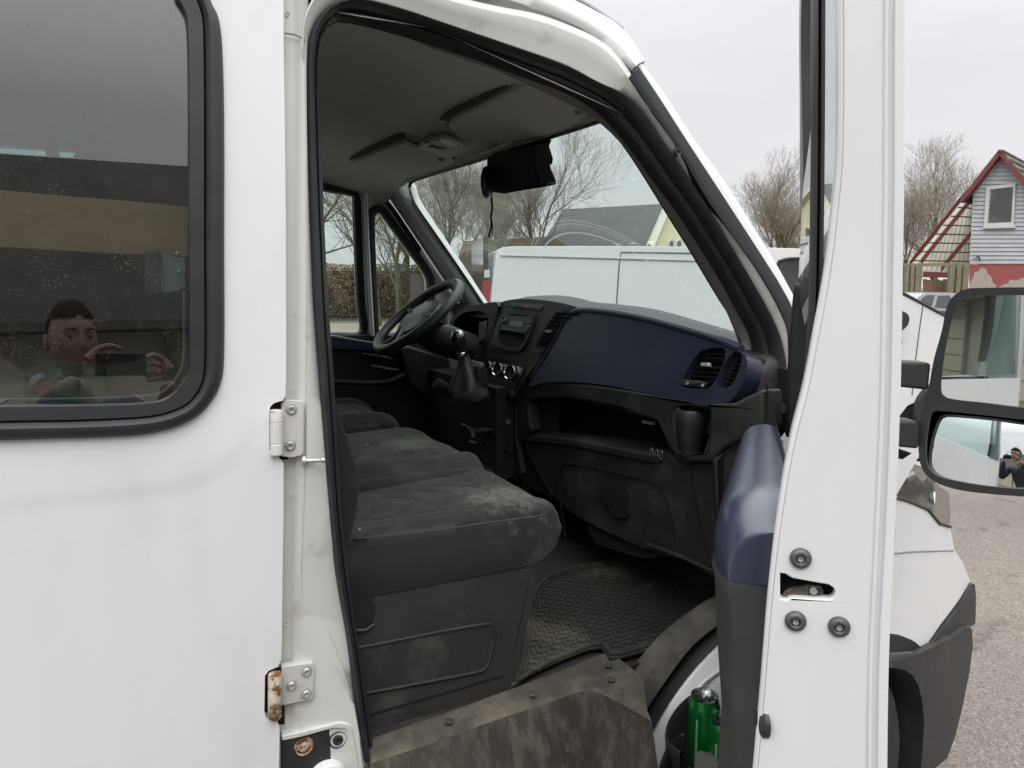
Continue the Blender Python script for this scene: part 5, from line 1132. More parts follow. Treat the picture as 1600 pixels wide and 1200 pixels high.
# panels stowed upright along the far side, leaving a slit of window
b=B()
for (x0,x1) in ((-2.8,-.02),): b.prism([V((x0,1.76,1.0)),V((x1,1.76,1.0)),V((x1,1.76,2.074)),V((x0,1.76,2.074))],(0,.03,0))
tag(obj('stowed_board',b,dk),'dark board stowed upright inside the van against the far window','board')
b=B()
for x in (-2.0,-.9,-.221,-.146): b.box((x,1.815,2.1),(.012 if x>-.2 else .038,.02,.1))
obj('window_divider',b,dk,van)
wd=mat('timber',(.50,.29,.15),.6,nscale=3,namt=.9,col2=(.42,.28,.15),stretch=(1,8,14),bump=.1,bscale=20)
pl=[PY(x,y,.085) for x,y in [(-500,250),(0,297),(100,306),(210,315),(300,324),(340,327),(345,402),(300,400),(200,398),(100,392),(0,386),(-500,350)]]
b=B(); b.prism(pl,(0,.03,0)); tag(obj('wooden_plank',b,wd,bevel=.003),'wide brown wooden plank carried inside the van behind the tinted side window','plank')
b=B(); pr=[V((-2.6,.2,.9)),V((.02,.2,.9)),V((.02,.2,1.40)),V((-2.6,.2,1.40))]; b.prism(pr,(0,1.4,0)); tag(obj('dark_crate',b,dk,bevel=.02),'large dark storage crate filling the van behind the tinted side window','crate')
# things lying under the window
b=B(); p0=PY(62,608,.32); rot=V((.35,-.93,.1)).normalized()
can_m=mat('can_white',(.45,.47,.45),.35,.3)
b.lathe([(.0001,-.16),(.030,-.16),(.033,-.155),(.033,.0),(.030,.012),(.022,.02)],p0,rot,32); sp=obj('spray_can',b,can_m); tag(sp,'pale spray can with a red nozzle lying behind the lower left window corner','spray can')
b=B(); b.lathe([(.030,.008),(.0345,.012),(.0345,.017),(.028,.024),(.018,.026),(.0155,.030)],p0,rot,32); obj('can_shoulder',b,mat('tin',(.45,.47,.46),.25,.9),sp)
b=B(); b.lathe([(.0001,.036),(.0135,.036),(.0145,.028)],p0,rot,20); obj('red_cap',b,mat('redcap',(.45,.04,.03),.5),sp)
def cloth(pts,y,amp,seed,name,m,lab,cat,th=.05):
    c=[PY(px,py,y) for px,py in pts]; b=B(); top=smooth2(c,40); rows=[]
    for k in range(8):
        t=k/7; rows.append([p+V((0,th*3*t,(.015*math.sin(math.pi*t))+amp*noise.noise(V((p.x*18,t*4,seed))))) for p in top])
    fr0=[[p+V((0,-.01,-.03-.02*k)) for p in top] for k in (4,2,0)]
    b.grid(fr0+rows); return tag(obj(name,b,m,solid=.004,ang=180),lab,cat)
cloth([(60,600),(70,592),(80,588),(95,590),(120,592),(140,594),(160,598),(150,612)],.30,.012,1,'teal_cloth',mat('teal',(.012,.16,.135),.7,bump=.4,bscale=20),'crumpled teal green fabric lying behind the tinted side window','cloth')
cloth([(-60,578),(-10,590),(30,600),(40,610)],.24,.02,3,'white_sack',mat('sackw',(.20,.215,.20),.8),'whitish plastic sack at the left edge behind the side window','sack')
cloth([(30,598),(60,594),(95,590),(130,594),(170,596),(200,588),(240,580),(265,592)],.42,.03,5,'cream_sheet',mat('creamp',(.20,.20,.155),.8),'crumpled cream paper sheet behind the teal fabric inside the van','sheet')
b=B(); b.lathe([(.0001,-.10),(.028,-.10),(.031,-.095),(.031,-.01),(.027,0),(.0001,.0)],PY(160,604,.33),V((.9,-.4,.1)),28); tag(obj('grey_cup',b,mat('greycup',(.14,.17,.17),.4)),'grey cylindrical tub lying right of the teal fabric in the van','tub')
# drink cans in the door bin
can=empty('drink_can',PZ(1101,1087,.79),'green aluminium drink can with open tab standing in the door bin','drink can',group='drink cans in the door bin')
cg=mat('can_green',(.010,.24,.045),.22,.55,nscale=60,namt=.4,col2=(.006,.15,.028),coat=.5)
al=mat('aluminium',(.62,.62,.63),.25,1,nscale=90,namt=.3)
c=V(can.location)
b=B(); b.lathe([(.0001,-.165),(.024,-.165),(.0325,-.155),(.033,-.03),(.0325,-.021),(.0285,-.006),(.0270,-.002)],c,(0,0,1),44); obj('can_body',b,cg,can)
b=B(); b.lathe([(.0270,-.003),(.0282,.0),(.0282,.0025),(.0268,.0025),(.0262,-.003),(.024,-.0055),(.0001,-.005)],c,(0,0,1),44); obj('can_lid',b,al,can)
b=B(); b.tube([c+V((.004+.009*math.cos(a_)*.9,.002+.006*math.sin(a_),.0+.012*max(0,math.cos(a_)))) for a_ in [k*2*math.pi/16 for k in range(16)]],.0012,6,closed=True); obj('pull_tab',b,al,can)
b=B(); b.lathe([(.0001,-.0042),(.007,-.0042)],c+V((-.011,-.006,0)),(0,0,1),18); obj('can_opening',b,void,can)
# vertical white dashed lettering strip down the can
b=B()
for k in range(26):
    a_=math.atan2((CAM-c).y,(CAM-c).x)-.45; z=-.04-k*.0042
    for s_ in (0,.07): 
        aa=a_+s_; p=c+V((math.cos(aa)*.0334,math.sin(aa)*.0334,z)); b.box(p,(.0006,.0022,.0018),Matrix.Rotation(aa,3,'Z'))
obj('can_print',b,mat('printw',(.45,.55,.45),.5),can,smooth=False)
c2_=bpy.data.objects.new('x',None); bpy.data.objects.remove(c2_)
can2=can.copy(); COL.objects.link(can2); can2['label']='second drink can, mostly hidden behind the black bin insert'
for ch in [o for o in list(COL.objects) if o.parent==can]:
    d=ch.copy(); COL.objects.link(d); d.parent=can2; d.matrix_parent_inverse=Matrix.Translation(-V(can.location))
can2.location=PZ(1131,1124,.765)
# cord hanging from the mirror
b=B(); cp=smooth2([PW(x,y,-.09) for x,y in [(770,296),(768,310),(769,325),(767,340),(768,352),(764,370)]],50)
b.tube([p+V((.0,.0015*math.sin(i*1.3),0)) for i,p in enumerate(cp)],[.0035 if i>8 else .0015 for i in range(50)],6); b.tube(smooth2([PW(x,y,-.09) for x,y in [(769,345),(770,358),(769,369)]],14),.0016,5); tag(obj('hanging_cord',b,void),'thin black cord dangling from the rear-view mirror','cord')
# ================================================================== SURROUNDINGS
asph=bpy.data.materials.new('asphalt'); asph.use_nodes=True; nt=asph.node_tree; bs=nt.nodes['Principled BSDF']; bs.inputs['Roughness'].default_value=.85
tc=nn(nt,'ShaderNodeTexCoord')
def noi(s,d=4): n=nn(nt,'ShaderNodeTexNoise'); n.inputs['Scale'].default_value=s; n.inputs['Detail'].default_value=d; nt.links.new(tc.outputs['Object'],n.inputs['Vector']); return n
def rampn(src,stops):
    r=nn(nt,'ShaderNodeValToRGB'); nt.links.new(src,r.inputs[0]); el=r.color_ramp.elements
    el[0].position=stops[0][0]; el[0].color=(*stops[0][1],1); el[1].position=stops[-1][0]; el[1].color=(*stops[-1][1],1)
    for p,c in stops[1:-1]: q=el.new(p); q.color=(*c,1)
    return r
vor=nn(nt,'ShaderNodeTexVoronoi'); vor.inputs['Scale'].default_value=150; nt.links.new(tc.outputs['Object'],vor.inputs['Vector'])
a1=rampn(vor.outputs['Color'],[(.05,(.075,.068,.061)),(.5,(.13,.117,.105)),(.95,(.21,.19,.17))])
a2=rampn(noi(.35,6).outputs[0],[(.40,(.95,.93,.9)),(.62,(1.25,1.2,1.12))])
a3=rampn(noi(3.2,6).outputs[0],[(.28,(.45,.42,.4)),(.40,(1,1,1))])
m1=nn(nt,'ShaderNodeMix',data_type='RGBA',blend_type='MULTIPLY'); m1.inputs[0].default_value=1; nt.links.new(a1.outputs[0],m1.inputs[6]); nt.links.new(a2.outputs[0],m1.inputs[7])
m2=nn(nt,'ShaderNodeMix',data_type='RGBA',blend_type='MULTIPLY'); m2.inputs[0].default_value=1; nt.links.new(m1.outputs[2],m2.inputs[6]); nt.links.new(a3.outputs[0],m2.inputs[7])
nt.links.new(m2.outputs[2],bs.inputs['Base Color'])
bp=nn(nt,'ShaderNodeBump'); bp.inputs['Strength'].default_value=.35; bp.inputs['Distance'].default_value=.006; nt.links.new(noi(160,5).outputs[0],bp.inputs['Height']); nt.links.new(bp.outputs[0],bs.inputs['Normal'])
b=B(); b.grid([[V((x,y,0)) for y in (-300,-20,60,400)] for x in (-300,-20,60,400)]); o=obj('ground',b,asph,smooth=False); tag(o,kind='structure')
grm=mat('grass_m',(.05,.07,.025),.95,nscale=1.5,namt=.9,col2=(.13,.11,.05),bump=.6,bscale=8)
b=B(); b.grid([[V((x,y,.004)) for y in (33,200)] for x in (-100,200)]); tag(obj('verge',b,grm,smooth=False),kind='structure')
# ---- trees
barkm=mat('bark',(.085,.075,.05),.9,nscale=3,namt=.8,col2=(.14,.125,.06))
twigm=mat('twig',(.21,.185,.15),.9,nscale=3,namt=.8,col2=(.26,.23,.18))
def tree(px,py_base_depth,hgt,seed,label,spread=.55,lean=0,thick=.16,levels=6,col=None,group='bare trees around the yard',fine=1.0,low=.18):
    depth=py_base_depth; base=PD(px,600,depth); base.z=0
    r=random.Random(seed); T=B.__new__(B); verts=[];faces=[]; tv=[];tf=[]
    def seg(p,q,r0,r1,n,VV,FF):
        ax=(q-p)
        if ax.length<1e-4: return
        ax.normalize(); u=ax.orthogonal().normalized(); v=ax.cross(u); k=len(VV)
        for (c,rr) in ((p,r0),(q,r1)):
            for i in range(n):
                a=2*math.pi*i/n; VV.append(c+(u*math.cos(a)+v*math.sin(a))*rr)
        for i in range(n): FF.append((k+i,k+(i+1)%n,k+n+(i+1)%n,k+n+i))
    minr=.0042*fine*depth/25
    def grow(p,d,L,rad,lev):
        n=4 if lev<3 else 2
        stp=L/n; 
        for i in range(n):
            d2=(d+V((r.uniform(-1,1),r.uniform(-1,1),r.uniform(-.4,.9)))*(.10+.07*lev)*.9).normalized()
            q=p+d2*stp; r1=rad*(1-.12-.05*lev*.3)
            seg(p,q,max(rad,minr),max(r1,minr),7 if lev<2 else (5 if lev<3 else 3),*( (verts,faces) if lev<3 else (tv,tf)))
            p=q;d=d2;rad=r1
            if lev<levels and (i>0 or lev>0):
                for c in range(1 if lev<2 else r.choice((1,1,2))):
                    a=r.uniform(.35,.95)*(spread/.55); ax=d.orthogonal().normalized(); ax.rotate(Matrix.Rotation(r.uniform(0,6.28),3,d))
                    dd=(d*math.cos(a)+ax*math.sin(a)); dd.z+= .18
                    grow(p,dd.normalized(),L*r.uniform(.55,.8),rad*r.uniform(.45,.68),lev+1)
        if lev<levels:
            for c in range(2):
                a=r.uniform(.2,.5); ax=d.orthogonal().normalized(); ax.rotate(Matrix.Rotation(r.uniform(0,6.28),3,d))
                grow(p,(d*math.cos(a)+ax*math.sin(a)).normalized(),L*r.uniform(.55,.75),rad*.75,lev+1)
    grow(base+V((0,0,-.1)),V((lean,0,1)).normalized(),hgt*.34,thick*hgt/8,0)
    t=empty('bare_tree',base,label,'tree',group)
    for nm,VV,FF,m in (('trunk',verts,faces,barkm),('crown',tv,tf,twigm)):
        me=bpy.data.meshes.new(nm); me.from_pydata(VV,[],FF); me.update(); o=bpy.data.objects.new(nm,me); COL.objects.link(o); me.materials.append(m); o.parent=t; o.matrix_parent_inverse=Matrix.Translation(-base)
    return t,len(FF)+len(faces)
TREES=[(700,30,8.6,3,'bare tree seen through the left third of the windshield, its trunk highest there',.55,5),
 (765,34,8.2,5,'bare tree directly behind the hanging cord',.5,5),
 (838,30,8.0,8,'bare tree with forked crown right of the camera cover, just left of the slate roof',.5,5),
 (645,36,9.0,12,'bare tree at the far left edge of the windshield view',.6,5),
 (592,30,9.5,21,'tree trunk rising behind the hedge in the left quarter window',.5,4),
 (625,33,8.0,23,'second bare tree to the right in the quarter window',.5,4),
 (470,24,10.5,31,'bare tree whose thin twigs hang into the driver window',.75,5),
 (1212,42,9.3,41,'rounded bare tree between the van pillar and the open door',.5,5),
 (1250,46,8.4,43,'bare tree partly hidden behind the open door edge',.5,5),
 (1448,44,10.6,51,'big bare tree left of the grey gabled house',.6,5),
 (1405,40,7.4,53,'lower bare tree beside the red rafters, against the door edge',.6,5),
 (935,40,5.6,61,'thin sapling whose shoots rise just above the slate roof',.35,3)]
for (px,dep,h,sd_,lab,sp_,lv) in TREES:
    tree(px,dep,h,sd_,lab,spread=sp_,levels=lv,thick=.17,fine=.62)
# ---- beech hedge with dead leaves
def hedge(pxa,pxb,dep,h,th,label,seed,cols,n):
    A=PD(pxa,600,dep); Bv=PD(pxb,600,dep); A.z=0; Bv.z=0; d=(Bv-A); L=d.length; d.normalize(); nrm=V((-d.y,d.x,0)); r=random.Random(seed)
    t=empty('hedge',A,label,'hedge')
    b=B()
    for k in range(n):
        u=r.uniform(0,L); v=r.uniform(0,th); z=r.uniform(0.05,1)**.85*h*(1+.03*noise.noise(V((u,0,seed))))
        c=A+d*u+nrm*v+V((0,0,z)); s=r.uniform(.03,.07); ax=V((r.gauss(0,1),r.gauss(0,1),r.gauss(0,1))).normalized(); w_=ax.orthogonal().normalized()*s; q=ax.cross(w_)
        vs=[b.b.verts.new(c+w_),b.b.verts.new(c+q*.7),b.b.verts.new(c-w_),b.b.verts.new(c-q*.7)]; b.b.faces.new(vs)
    obj('leaves',b,cols[0],t,smooth=False)
    b=B()
    for k in range(int(L*6)):
        u=r.uniform(0,L); p=A+d*u+nrm*th*.5; b.tube([p,p+V((r.uniform(-.1,.1),0,h*.5)),p+V((r.uniform(-.2,.2),0,h*.95))],[.02,.014,.006],4,caps=False)
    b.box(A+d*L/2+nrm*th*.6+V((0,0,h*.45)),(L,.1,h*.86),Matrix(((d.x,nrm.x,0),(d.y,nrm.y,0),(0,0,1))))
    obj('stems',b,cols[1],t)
lf=mat('beech_leaf',(.27,.17,.095),.8,nscale=1.3,namt=1,col2=(.16,.13,.075),dirt=(.36,.17,.08,.8),dscale=2.2)
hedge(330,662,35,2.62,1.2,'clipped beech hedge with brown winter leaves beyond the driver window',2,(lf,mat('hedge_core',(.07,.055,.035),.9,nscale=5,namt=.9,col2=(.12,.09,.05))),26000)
b=B(); b.grid([[PZ(x,y,.008) for x,y in ((200,505),(200,530))],[PZ(x,y,.008) for x,y in ((720,505),(720,530))]]); tag(obj('gravel_path',b,mat('gravel',(.30,.26,.19),.9,nscale=20,namt=.8,col2=(.22,.19,.13)),smooth=False),kind='structure')
# shed wall seen in the quarter window
def block(name,px0,px1,pyt,dep,depth_back,m,label,cat):
    A=PD(px0,pyt,dep); Bq=PD(px1,pyt,dep); A2=V((A.x,A.y,0)); B2=V((Bq.x,Bq.y,0)); Bq.z=A.z
    b=B(); b.prism([A,Bq,B2,A2],FH*depth_back); o=obj(name,b,m); tag(o,label,cat); return o
slate=mat('slate',(.045,.048,.05),.7,nscale=1.2,namt=.8,col2=(.045,.05,.052),bump=.5,bscale=10,dirt=(.13,.14,.12,.5),dscale=2)
# house with slate roof and pale gable seen through the windshield
def T3(px,py,dep): return PD(px,py,dep)
hb=T3(1000,385,30)
hs_=empty('slate_roof_house',V((hb.x,hb.y,0)),'house with long dark slate roof and pale yellow gable with twin arched windows','house')
rL,rR=T3(880,327,34),T3(1044,318,30); eL,eR=T3(846,372,30),T3(1020,386,27)
ridge2=rR; gl0,gr0=T3(1006,395,27.0),T3(1130,395,30.5)
e1=PD(842,388,31.5); e2=PD(1014,388,27.0)
b=B(); rows=[]
b.prism([rL,rR,e2,e1],V((0,0,-.12))); 
back1=rL+ (rL-e1)*1.0; back1.z=e1.z; back2=rR+(rR-e2); back2.z=e2.z
b.prism([rL,rR,gr0+V((0,0,.2)),back1],V((0,0,-.12))); obj('roof',b,slate,hs_,smooth=False)
yel=mat('pale_render',(.42,.38,.24),.8,nscale=3,namt=.4)
b=B(); 
g_a,g_b,g_c=rR+V((0,0,-.1)),e2+V((0,0,-.1)),gr0+V((0,0,.1))
gA=V((g_b.x,g_b.y,0)); gC=V((g_c.x,g_c.y,0)); b.prism([g_a,g_c,gC,gA,g_b],FH*.15); 
b.prism([V((e1.x,e1.y,0)),V((e2.x,e2.y,0)),e2+V((0,0,-.1)),e1+V((0,0,-.1))],FH*.15); obj('wall',b,yel,hs_,smooth=False)
b=B(); 
for a_,c_ in ((rR,e2),(rR,gr0+V((0,0,.2)))): b.tube([a_-FW*.1,c_-FW*.1],.16,4)
obj('barge_board',b,mat('barge_pale',(.5,.48,.4),.7),hs_,smooth=False)
gn=(g_c-g_b).cross(V((0,0,1))).normalized(); 
if gn.dot(FH)>0: gn=-gn
for k,(cx_,) in enumerate([(1049,),(1061,)]):
    P=[]
    for a_ in range(9): 
        t=math.pi*a_/8; P.append((cx_+4*math.cos(t),378-4.5*math.sin(t)))
    P=[(cx_+4,392)]+P+[(cx_-4,392)]
    w3=[PL(x,y,g_b+gn*.04,gn) for x,y in P]; b=B(); b.prism(w3,gn*.05); wf=obj('arched_window',b,mat('frame_w',(.6,.6,.55),.6),hs_,smooth=False)
    b=B(); b.prism([PL(cx_+(x-cx_)*.65,386+(y-386)*.8,g_b+gn*.10,gn) for x,y in P],gn*.02); obj('pane',b,mat('paned',(.12,.14,.14),.2),wf,smooth=False)
# low brown roofed building further left
b=B(); q=[PD(x,y,27) for x,y in [(724,377),(862,369),(900,392),(905,402),(716,402)]]; 
lb=empty('brown_roof_shed',V((q[0].x,q[0].y,0)),'low shed with mossy brown roof just above the parked van roof','shed')
b.prism(q,FH*.3); obj('roof',b,mat('brown_roof',(.11,.085,.055),.9,nscale=1.6,namt=.9,col2=(.07,.055,.04),dirt=(.2,.18,.12,.6),dscale=3),lb,smooth=False)
b=B(); q=[PD(x,y,27.2) for x,y in [(730,400),(900,400)]]; b.prism([q[0],q[1],V((q[1].x,q[1].y,0)),V((q[0].x,q[0].y,0))],FH*3); obj('wall',b,mat('shed_wall',(.12,.10,.08),.9),lb,smooth=False)
b=B(); q=[PD(x,y,26.2) for x,y in [(850,381),(865,372),(872,380),(880,388),(840,388)]]; b.prism([PD(x,y,26.3) for x,y in [(832,390),(853,370),(874,390)]],FH*.4); gd=obj('dormer',b,MATS['slate'],lb,smooth=False)
block('dark_boarded_shed',640,702,428,30,4,mat('shed_dark',(.09,.085,.075),.9,stretch=(1,1,8),nscale=2,namt=.8),'dark boarded shed right of the hedge in the quarter window','shed')
# dark hedge behind parked van, left of it
block('dark_wall',700,775,402,24,2,mat('dkwall',(.10,.085,.07),.9,nscale=3,namt=.9),'dark mossy wall at the rear end of the parked white van','wall')
# ---- parked white van
Q1=PD(790,385,7.0); Q2=PD(1240,388,7.37); va_=(Q2-Q1); va_.z=0; va_.normalize(); vb_=V((-va_.y,va_.x,0)); 
if vb_.dot(FH)<0: vb_=-vb_
def QP(px,py,off=0): return PL(px,py,Q1-vb_*off,vb_)
pv=empty('parked_van',V((QP(1200,600).x,QP(1200,600).y,0)),'white panel van parked side-on behind the open van, seen through its windshield','van')
prof=[(776,396),(779,390),(786,386.5),(800,385),(900,384.5),(1040,385),(1160,386.5),(1240,388),(1275,391),(1300,400),(1352,432),(1400,456),(1440,476),(1478,497),(1520,512),(1570,530),(1600,560),(1610,620),(1608,670),(1590,690),(1530,692),(1522,660),(1500,634),(1472,622),(1445,622),(1418,634),(1402,655),(1396,690),(1200,696),(940,690),(935,660),(915,636),(890,628),(862,630),(840,650),(832,688),(776,684),(766,660),(764,560),(768,460)]
wp2=mat('van_white_far',(.74,.745,.74),.3,coat=.5,nscale=2,namt=.3,col2=(.68,.69,.68))
b=B(); b.prism([QP(*p) for p in prof],vb_*1.9); pb_=obj('body',b,wp2,pv,bevel=.09,seg=4)
def qplate(pts,off,th,name,m,n=0,par=pv,bev=0):
    q=[QP(*p,off) for p in pts]
    if n: q=smooth2(q,n,True)
    b=B(); b.prism(q,vb_*th); return obj(name,b,m,par,bevel=bev)
def qline(pts,r,name,m,par=pv): 
    b=B(); b.tube([QP(*p,.002) for p in pts],r,6); return obj(name,b,m,par)
seamm=mat('van_seam',(.12,.13,.13),.7)
qline([(782,399),(900,402),(1038,406),(1160,409)],.012,'roof_groove',mat('groove2',(.42,.43,.42),.6))
qline([(971,690),(966,560),(963,480),(967,420),(970,394),(1100,396),(1190,399)],.007,'door_seam',seamm)
qline([(1190,392),(1194,420),(1205,560),(1212,680)],.006,'front_door_seam',seamm)
qline([(1442,478),(1436,520),(1431,560),(1425,618)],.006,'wing_seam',seamm)
qline([(1397,566),(1440,572),(1500,590)],.004,'body_crease',mat('crease2',(.5,.5,.5),.6))
wg=qplate([(1214,416),(1222,407),(1240,404),(1290,407),(1330,430),(1365,455),(1372,468),(1340,474),(1225,474),(1216,468)],.004,.02,'cab_window',mat('van_glass',(.05,.06,.06),.08,coat=1),50)
b=B(); q=smooth2([QP(*p,.008) for p in [(1214,416),(1222,407),(1240,404),(1290,407),(1330,430),(1365,455),(1372,468),(1340,474),(1225,474),(1216,468)]],50,True); b.tube(q,.014,6,closed=True); obj('window_seal',b,rubber,wg)
b=B(); q=[QP(1300,399,.0),QP(1479,496,.0)]; q=[p-va_*.0+V((0,0,.008)) for p in q]; b.grid([[p+vb_*.03 for p in q],[p+vb_*1.6 for p in q]]); obj('windscreen',b,MATS['van_glass'],pv,solid=.01)
b=B(); b.tube([q[0]-vb_*.003,q[1]-vb_*.003],.014,6); obj('windscreen_seal',b,rubber,pv)
qplate([(1385,486),(1410,486),(1421,494),(1419,508),(1409,518),(1408,527),(1411,537),(1403,542),(1385,540)],.16,.12,'exterior_mirror',mat('mirror_black2',(.035,.035,.04),.4),30,bev=.02)
qplate([(754,440),(765,436),(768,455),(768,476),(760,479),(754,470)],-.12,.03,'rear_light',mat('redlight',(.34,.03,.035),.25,coat=1),0)
qplate([(757,422),(765,421),(766,433),(757,434)],-.12,.03,'rear_lamp',mat('whitelamp',(.6,.62,.62),.3),0)
b=B(); b.box(QP(772,430,0)+vb_*.95-va_*.06+V((0,0,-.0)),(.05,1.5,.75),Matrix(((va_.x,vb_.x,0),(va_.y,vb_.y,0),(0,0,1)))); obj('rear_window',b,MATS['van_glass'],pv)
for cx_ in (1459,888):
    c=QP(cx_,676,-.08); c.z=.33
    b=B(); b.lathe([(.19,-.1),(.30,-.12),(.325,-.10),(.33,0),(.325,.1),(.19,.1)],c,vb_,36); ty=obj('wheel',b,MATS['tyre'],pv); b=B(); b.lathe([(.0001,-.09),(.06,-.1),(.15,-.07),(.19,-.1)],c,vb_,30); obj('rim',b,MATS['rim'],ty)
qplate([(1395,700),(1392,660),(1410,628),(1445,612),(1475,612),(1510,630),(1530,660),(1534,700)],-.03,.4,'wheel_arch',void,0)
qplate([(768,640),(1396,650),(1396,696),(770,690)],.006,.03,'sill_trim',mat('silltrim',(.05,.05,.05),.6),0)
qplate([(1530,640),(1606,640),(1604,690),(1530,692)],.02,.1,'bumper',MATS['silltrim'],0,bev=.02)
qplate([(1130,430),(1131,423),(1140,430),(1147,433),(1148,446),(1136,444)],.003,.004,'glare_decal',mat('decal',(.85,.85,.85),.5),0) if False else None
# ---- silver car far right
cdp=18.0
def KP(px,py,o=0): return PD(px,py,cdp-o)
car=empty('silver_car',V((KP(1490,500).x,KP(1490,500).y,0)),'silver saloon car parked in front of the wooden fence, only roof and windows showing','car')
b=B(); b.prism(smooth2([KP(*p) for p in [(1398,500),(1404,488),(1425,482),(1431,472),(1436,463),(1446,458),(1465,457),(1485,457.5),(1500,460),(1515,468),(1530,482),(1560,487),(1572,494),(1575,520),(1560,535),(1400,535)]],80,True),FH*1.7); obj('body',b,mat('silver',(.42,.44,.46),.25,.5,coat=.6),car,bevel=.12,seg=3)
for pts in ([(1436,474),(1441,465),(1449,461),(1461,461),(1456,478),(1448,483)],[(1462,477),(1466,462),(1484,461.5),(1488,470),(1489,483),(1460,480)]):
    b=B(); b.prism([KP(*p,.01) for p in pts],FH*.03); obj('window',b,mat('car_glass',(.06,.07,.075),.1,coat=1),car)
b=B(); b.prism([KP(*p,.012) for p in [(1455,484),(1475,486),(1500,490),(1540,492),(1540,500),(1455,498)]],FH*.02); obj('bumper_trim',b,mat('cartrim',(.06,.06,.065),.5),car)
for cx_ in (1430,1545):
    c=KP(cx_,520,-.1); c.z=.3; b=B(); b.lathe([(.0001,-.1),(.18,-.12),(.3,-.1),(.31,.1)],c,FH,28); obj('wheel',b,MATS['tyre'],car)
# ---- gabled house with red rafters at the right
hd_=25.0
HN=(-FH*math.cos(R(45))-RT*math.sin(R(45))).normalized(); HC=PD(1560,400,hd_)
def HP(px,py,o=0): return PL(px,py,HC+HN*o,HN)
hu=empty('gabled_house',V((HC.x,HC.y,0)),'grey weatherboarded gable house with red barge boards and mossy roof at the right','house')
hdir=-HN
redm=mat('red_wood',(.18,.035,.03),.6,nscale=5,namt=.6,col2=(.13,.03,.025))
sid=mat('siding',(.42,.44,.46),.7,nscale=3,namt=.5,col2=(.34,.36,.37),dirt=(.30,.30,.25,.4),dscale=2,dthr=(.5,.8))
b=B(); b.prism([HP(*p) for p in [(1518,412),(1520,300),(1563,242),(1640,335),(1640,412)]],hdir*6); obj('wall',b,mat('house_core',(.3,.3,.3),.8),hu,smooth=False)
# lapped boards
def lef(py): return 1519.5 if py>305 else 1519.5+ (305-py)/(305-243)*43.5
b=B(); n=26
for k in range(n):
    y0=412-k*6.55; y1=y0-6.55
    if y1<246: break
    xl=lambda y: 1514.8+ (412-y)*.052 if y>308 else 1520+(308-y)*.68
    xr=lambda y: 1640 if y>330 else 1563+ (y-243)*.83
    A0=HP(xl(y0),y0,.045); A1=HP(min(xr(y0),1640),y0,.045); C1=HP(min(xr(y1),1640),y1,.012); C0=HP(xl(y1),y1,.012)
    b.prism([A0,A1,C1,C0],hdir*.01); 
obj('siding',b,sid,hu,smooth=False)
b=B()
b.prism([HP(*p,.35) for p in [(1562,235),(1566,238),(1512,306),(1503,316),(1498,316)]],hdir*.35)
b.prism([HP(*p,.35) for p in [(1562,235),(1558,238),(1640,342),(1640,332)]],hdir*.35)
obj('barge_board',b,redm,hu,smooth=False)
b=B(); b.prism([HP(*p,.3) for p in [(1563,233),(1640,322),(1640,332),(1564,240)]],hdir*6.5); b.prism([HP(*p,.3) for p in [(1561,233),(1500,310),(1502,315),(1563,240)]],hdir*6.5)
obj('roof',b,mat('mossy_roof',(.13,.115,.10),.95,nscale=2.2,namt=.9,col2=(.08,.07,.06),dirt=(.22,.20,.12,.7),dscale=3,bump=1,bscale=8,bdist=.05),hu,smooth=False)
# corrugated ridge slope visible
R0=HP(1564,236,.3); b=B()
for k in range(7): b.tube([HP(1566+k*12,239+k*14,.3)+V((0,0,.05)),HP(1566+k*12,239+k*14,.3)+hdir*6.5+V((0,0,.05))],.06,6)
obj('roof_ribs',b,MATS['mossy_roof'],hu)
wf=[(1541,292),(1587,286),(1584,352),(1537,353)]
b=B(); b.prism([HP(*p,.09) for p in wf],hdir*.06,[[HP(*p,.09) for p in [(1547,296),(1583,292),(1580,347),(1543,349)]]]); wo=obj('window',b,mat('white_wood',(.55,.56,.54),.6),hu,smooth=False)
b=B(); b.prism([HP(*p,.05) for p in [(1549,297),(1583,294),(1580,346),(1545,347)]],hdir*.02); obj('pane',b,mat('house_pane',(.03,.035,.035),.03,coat=1,nscale=.9,namt=1,col2=(.12,.14,.14)),wo,smooth=False)
b=B(); b.prism([HP(*p,.13) for p in [(1536,353),(1586,351),(1586,356),(1536,357)]],hdir*.12); obj('sill',b,MATS['white_wood'],wo,smooth=False)
b=B(); b.prism([HP(*p,.02) for p in [(1515,413),(1640,413),(1640,500),(1513,500)]],hdir*.1); obj('brick_base',b,mat('red_brick',(.30,.085,.075),.8,nscale=6,namt=.5,bump=.5,bscale=30),hu,smooth=False)
pm=mat('peeled_render',(.40,.34,.30),.9,nscale=8,namt=.6)
for pts in ([(1516,452),(1517,440),(1521,432),(1523,425),(1529,424),(1533,418),(1541,421),(1543,428),(1549,432),(1551,441),(1556,446),(1555,454)],[(1562,454),(1567,445),(1575,443),(1578,437),(1590,438),(1600,433),(1615,436),(1640,434),(1640,454)]):
    b=B(); b.prism(smooth2([HP(*p,.035) for p in pts],30,True),hdir*.02); obj('peeled_patch',b,pm,hu,smooth=False)
b=B(); b.tube([HP(1526,404,.1),HP(1527,400,.14),HP(1530,402,.14),HP(1531,408,.1)],.02,6); b.tube([HP(1520,404,.12),HP(1532,403,.12)],.012,6); obj('wall_bracket',b,void,hu)
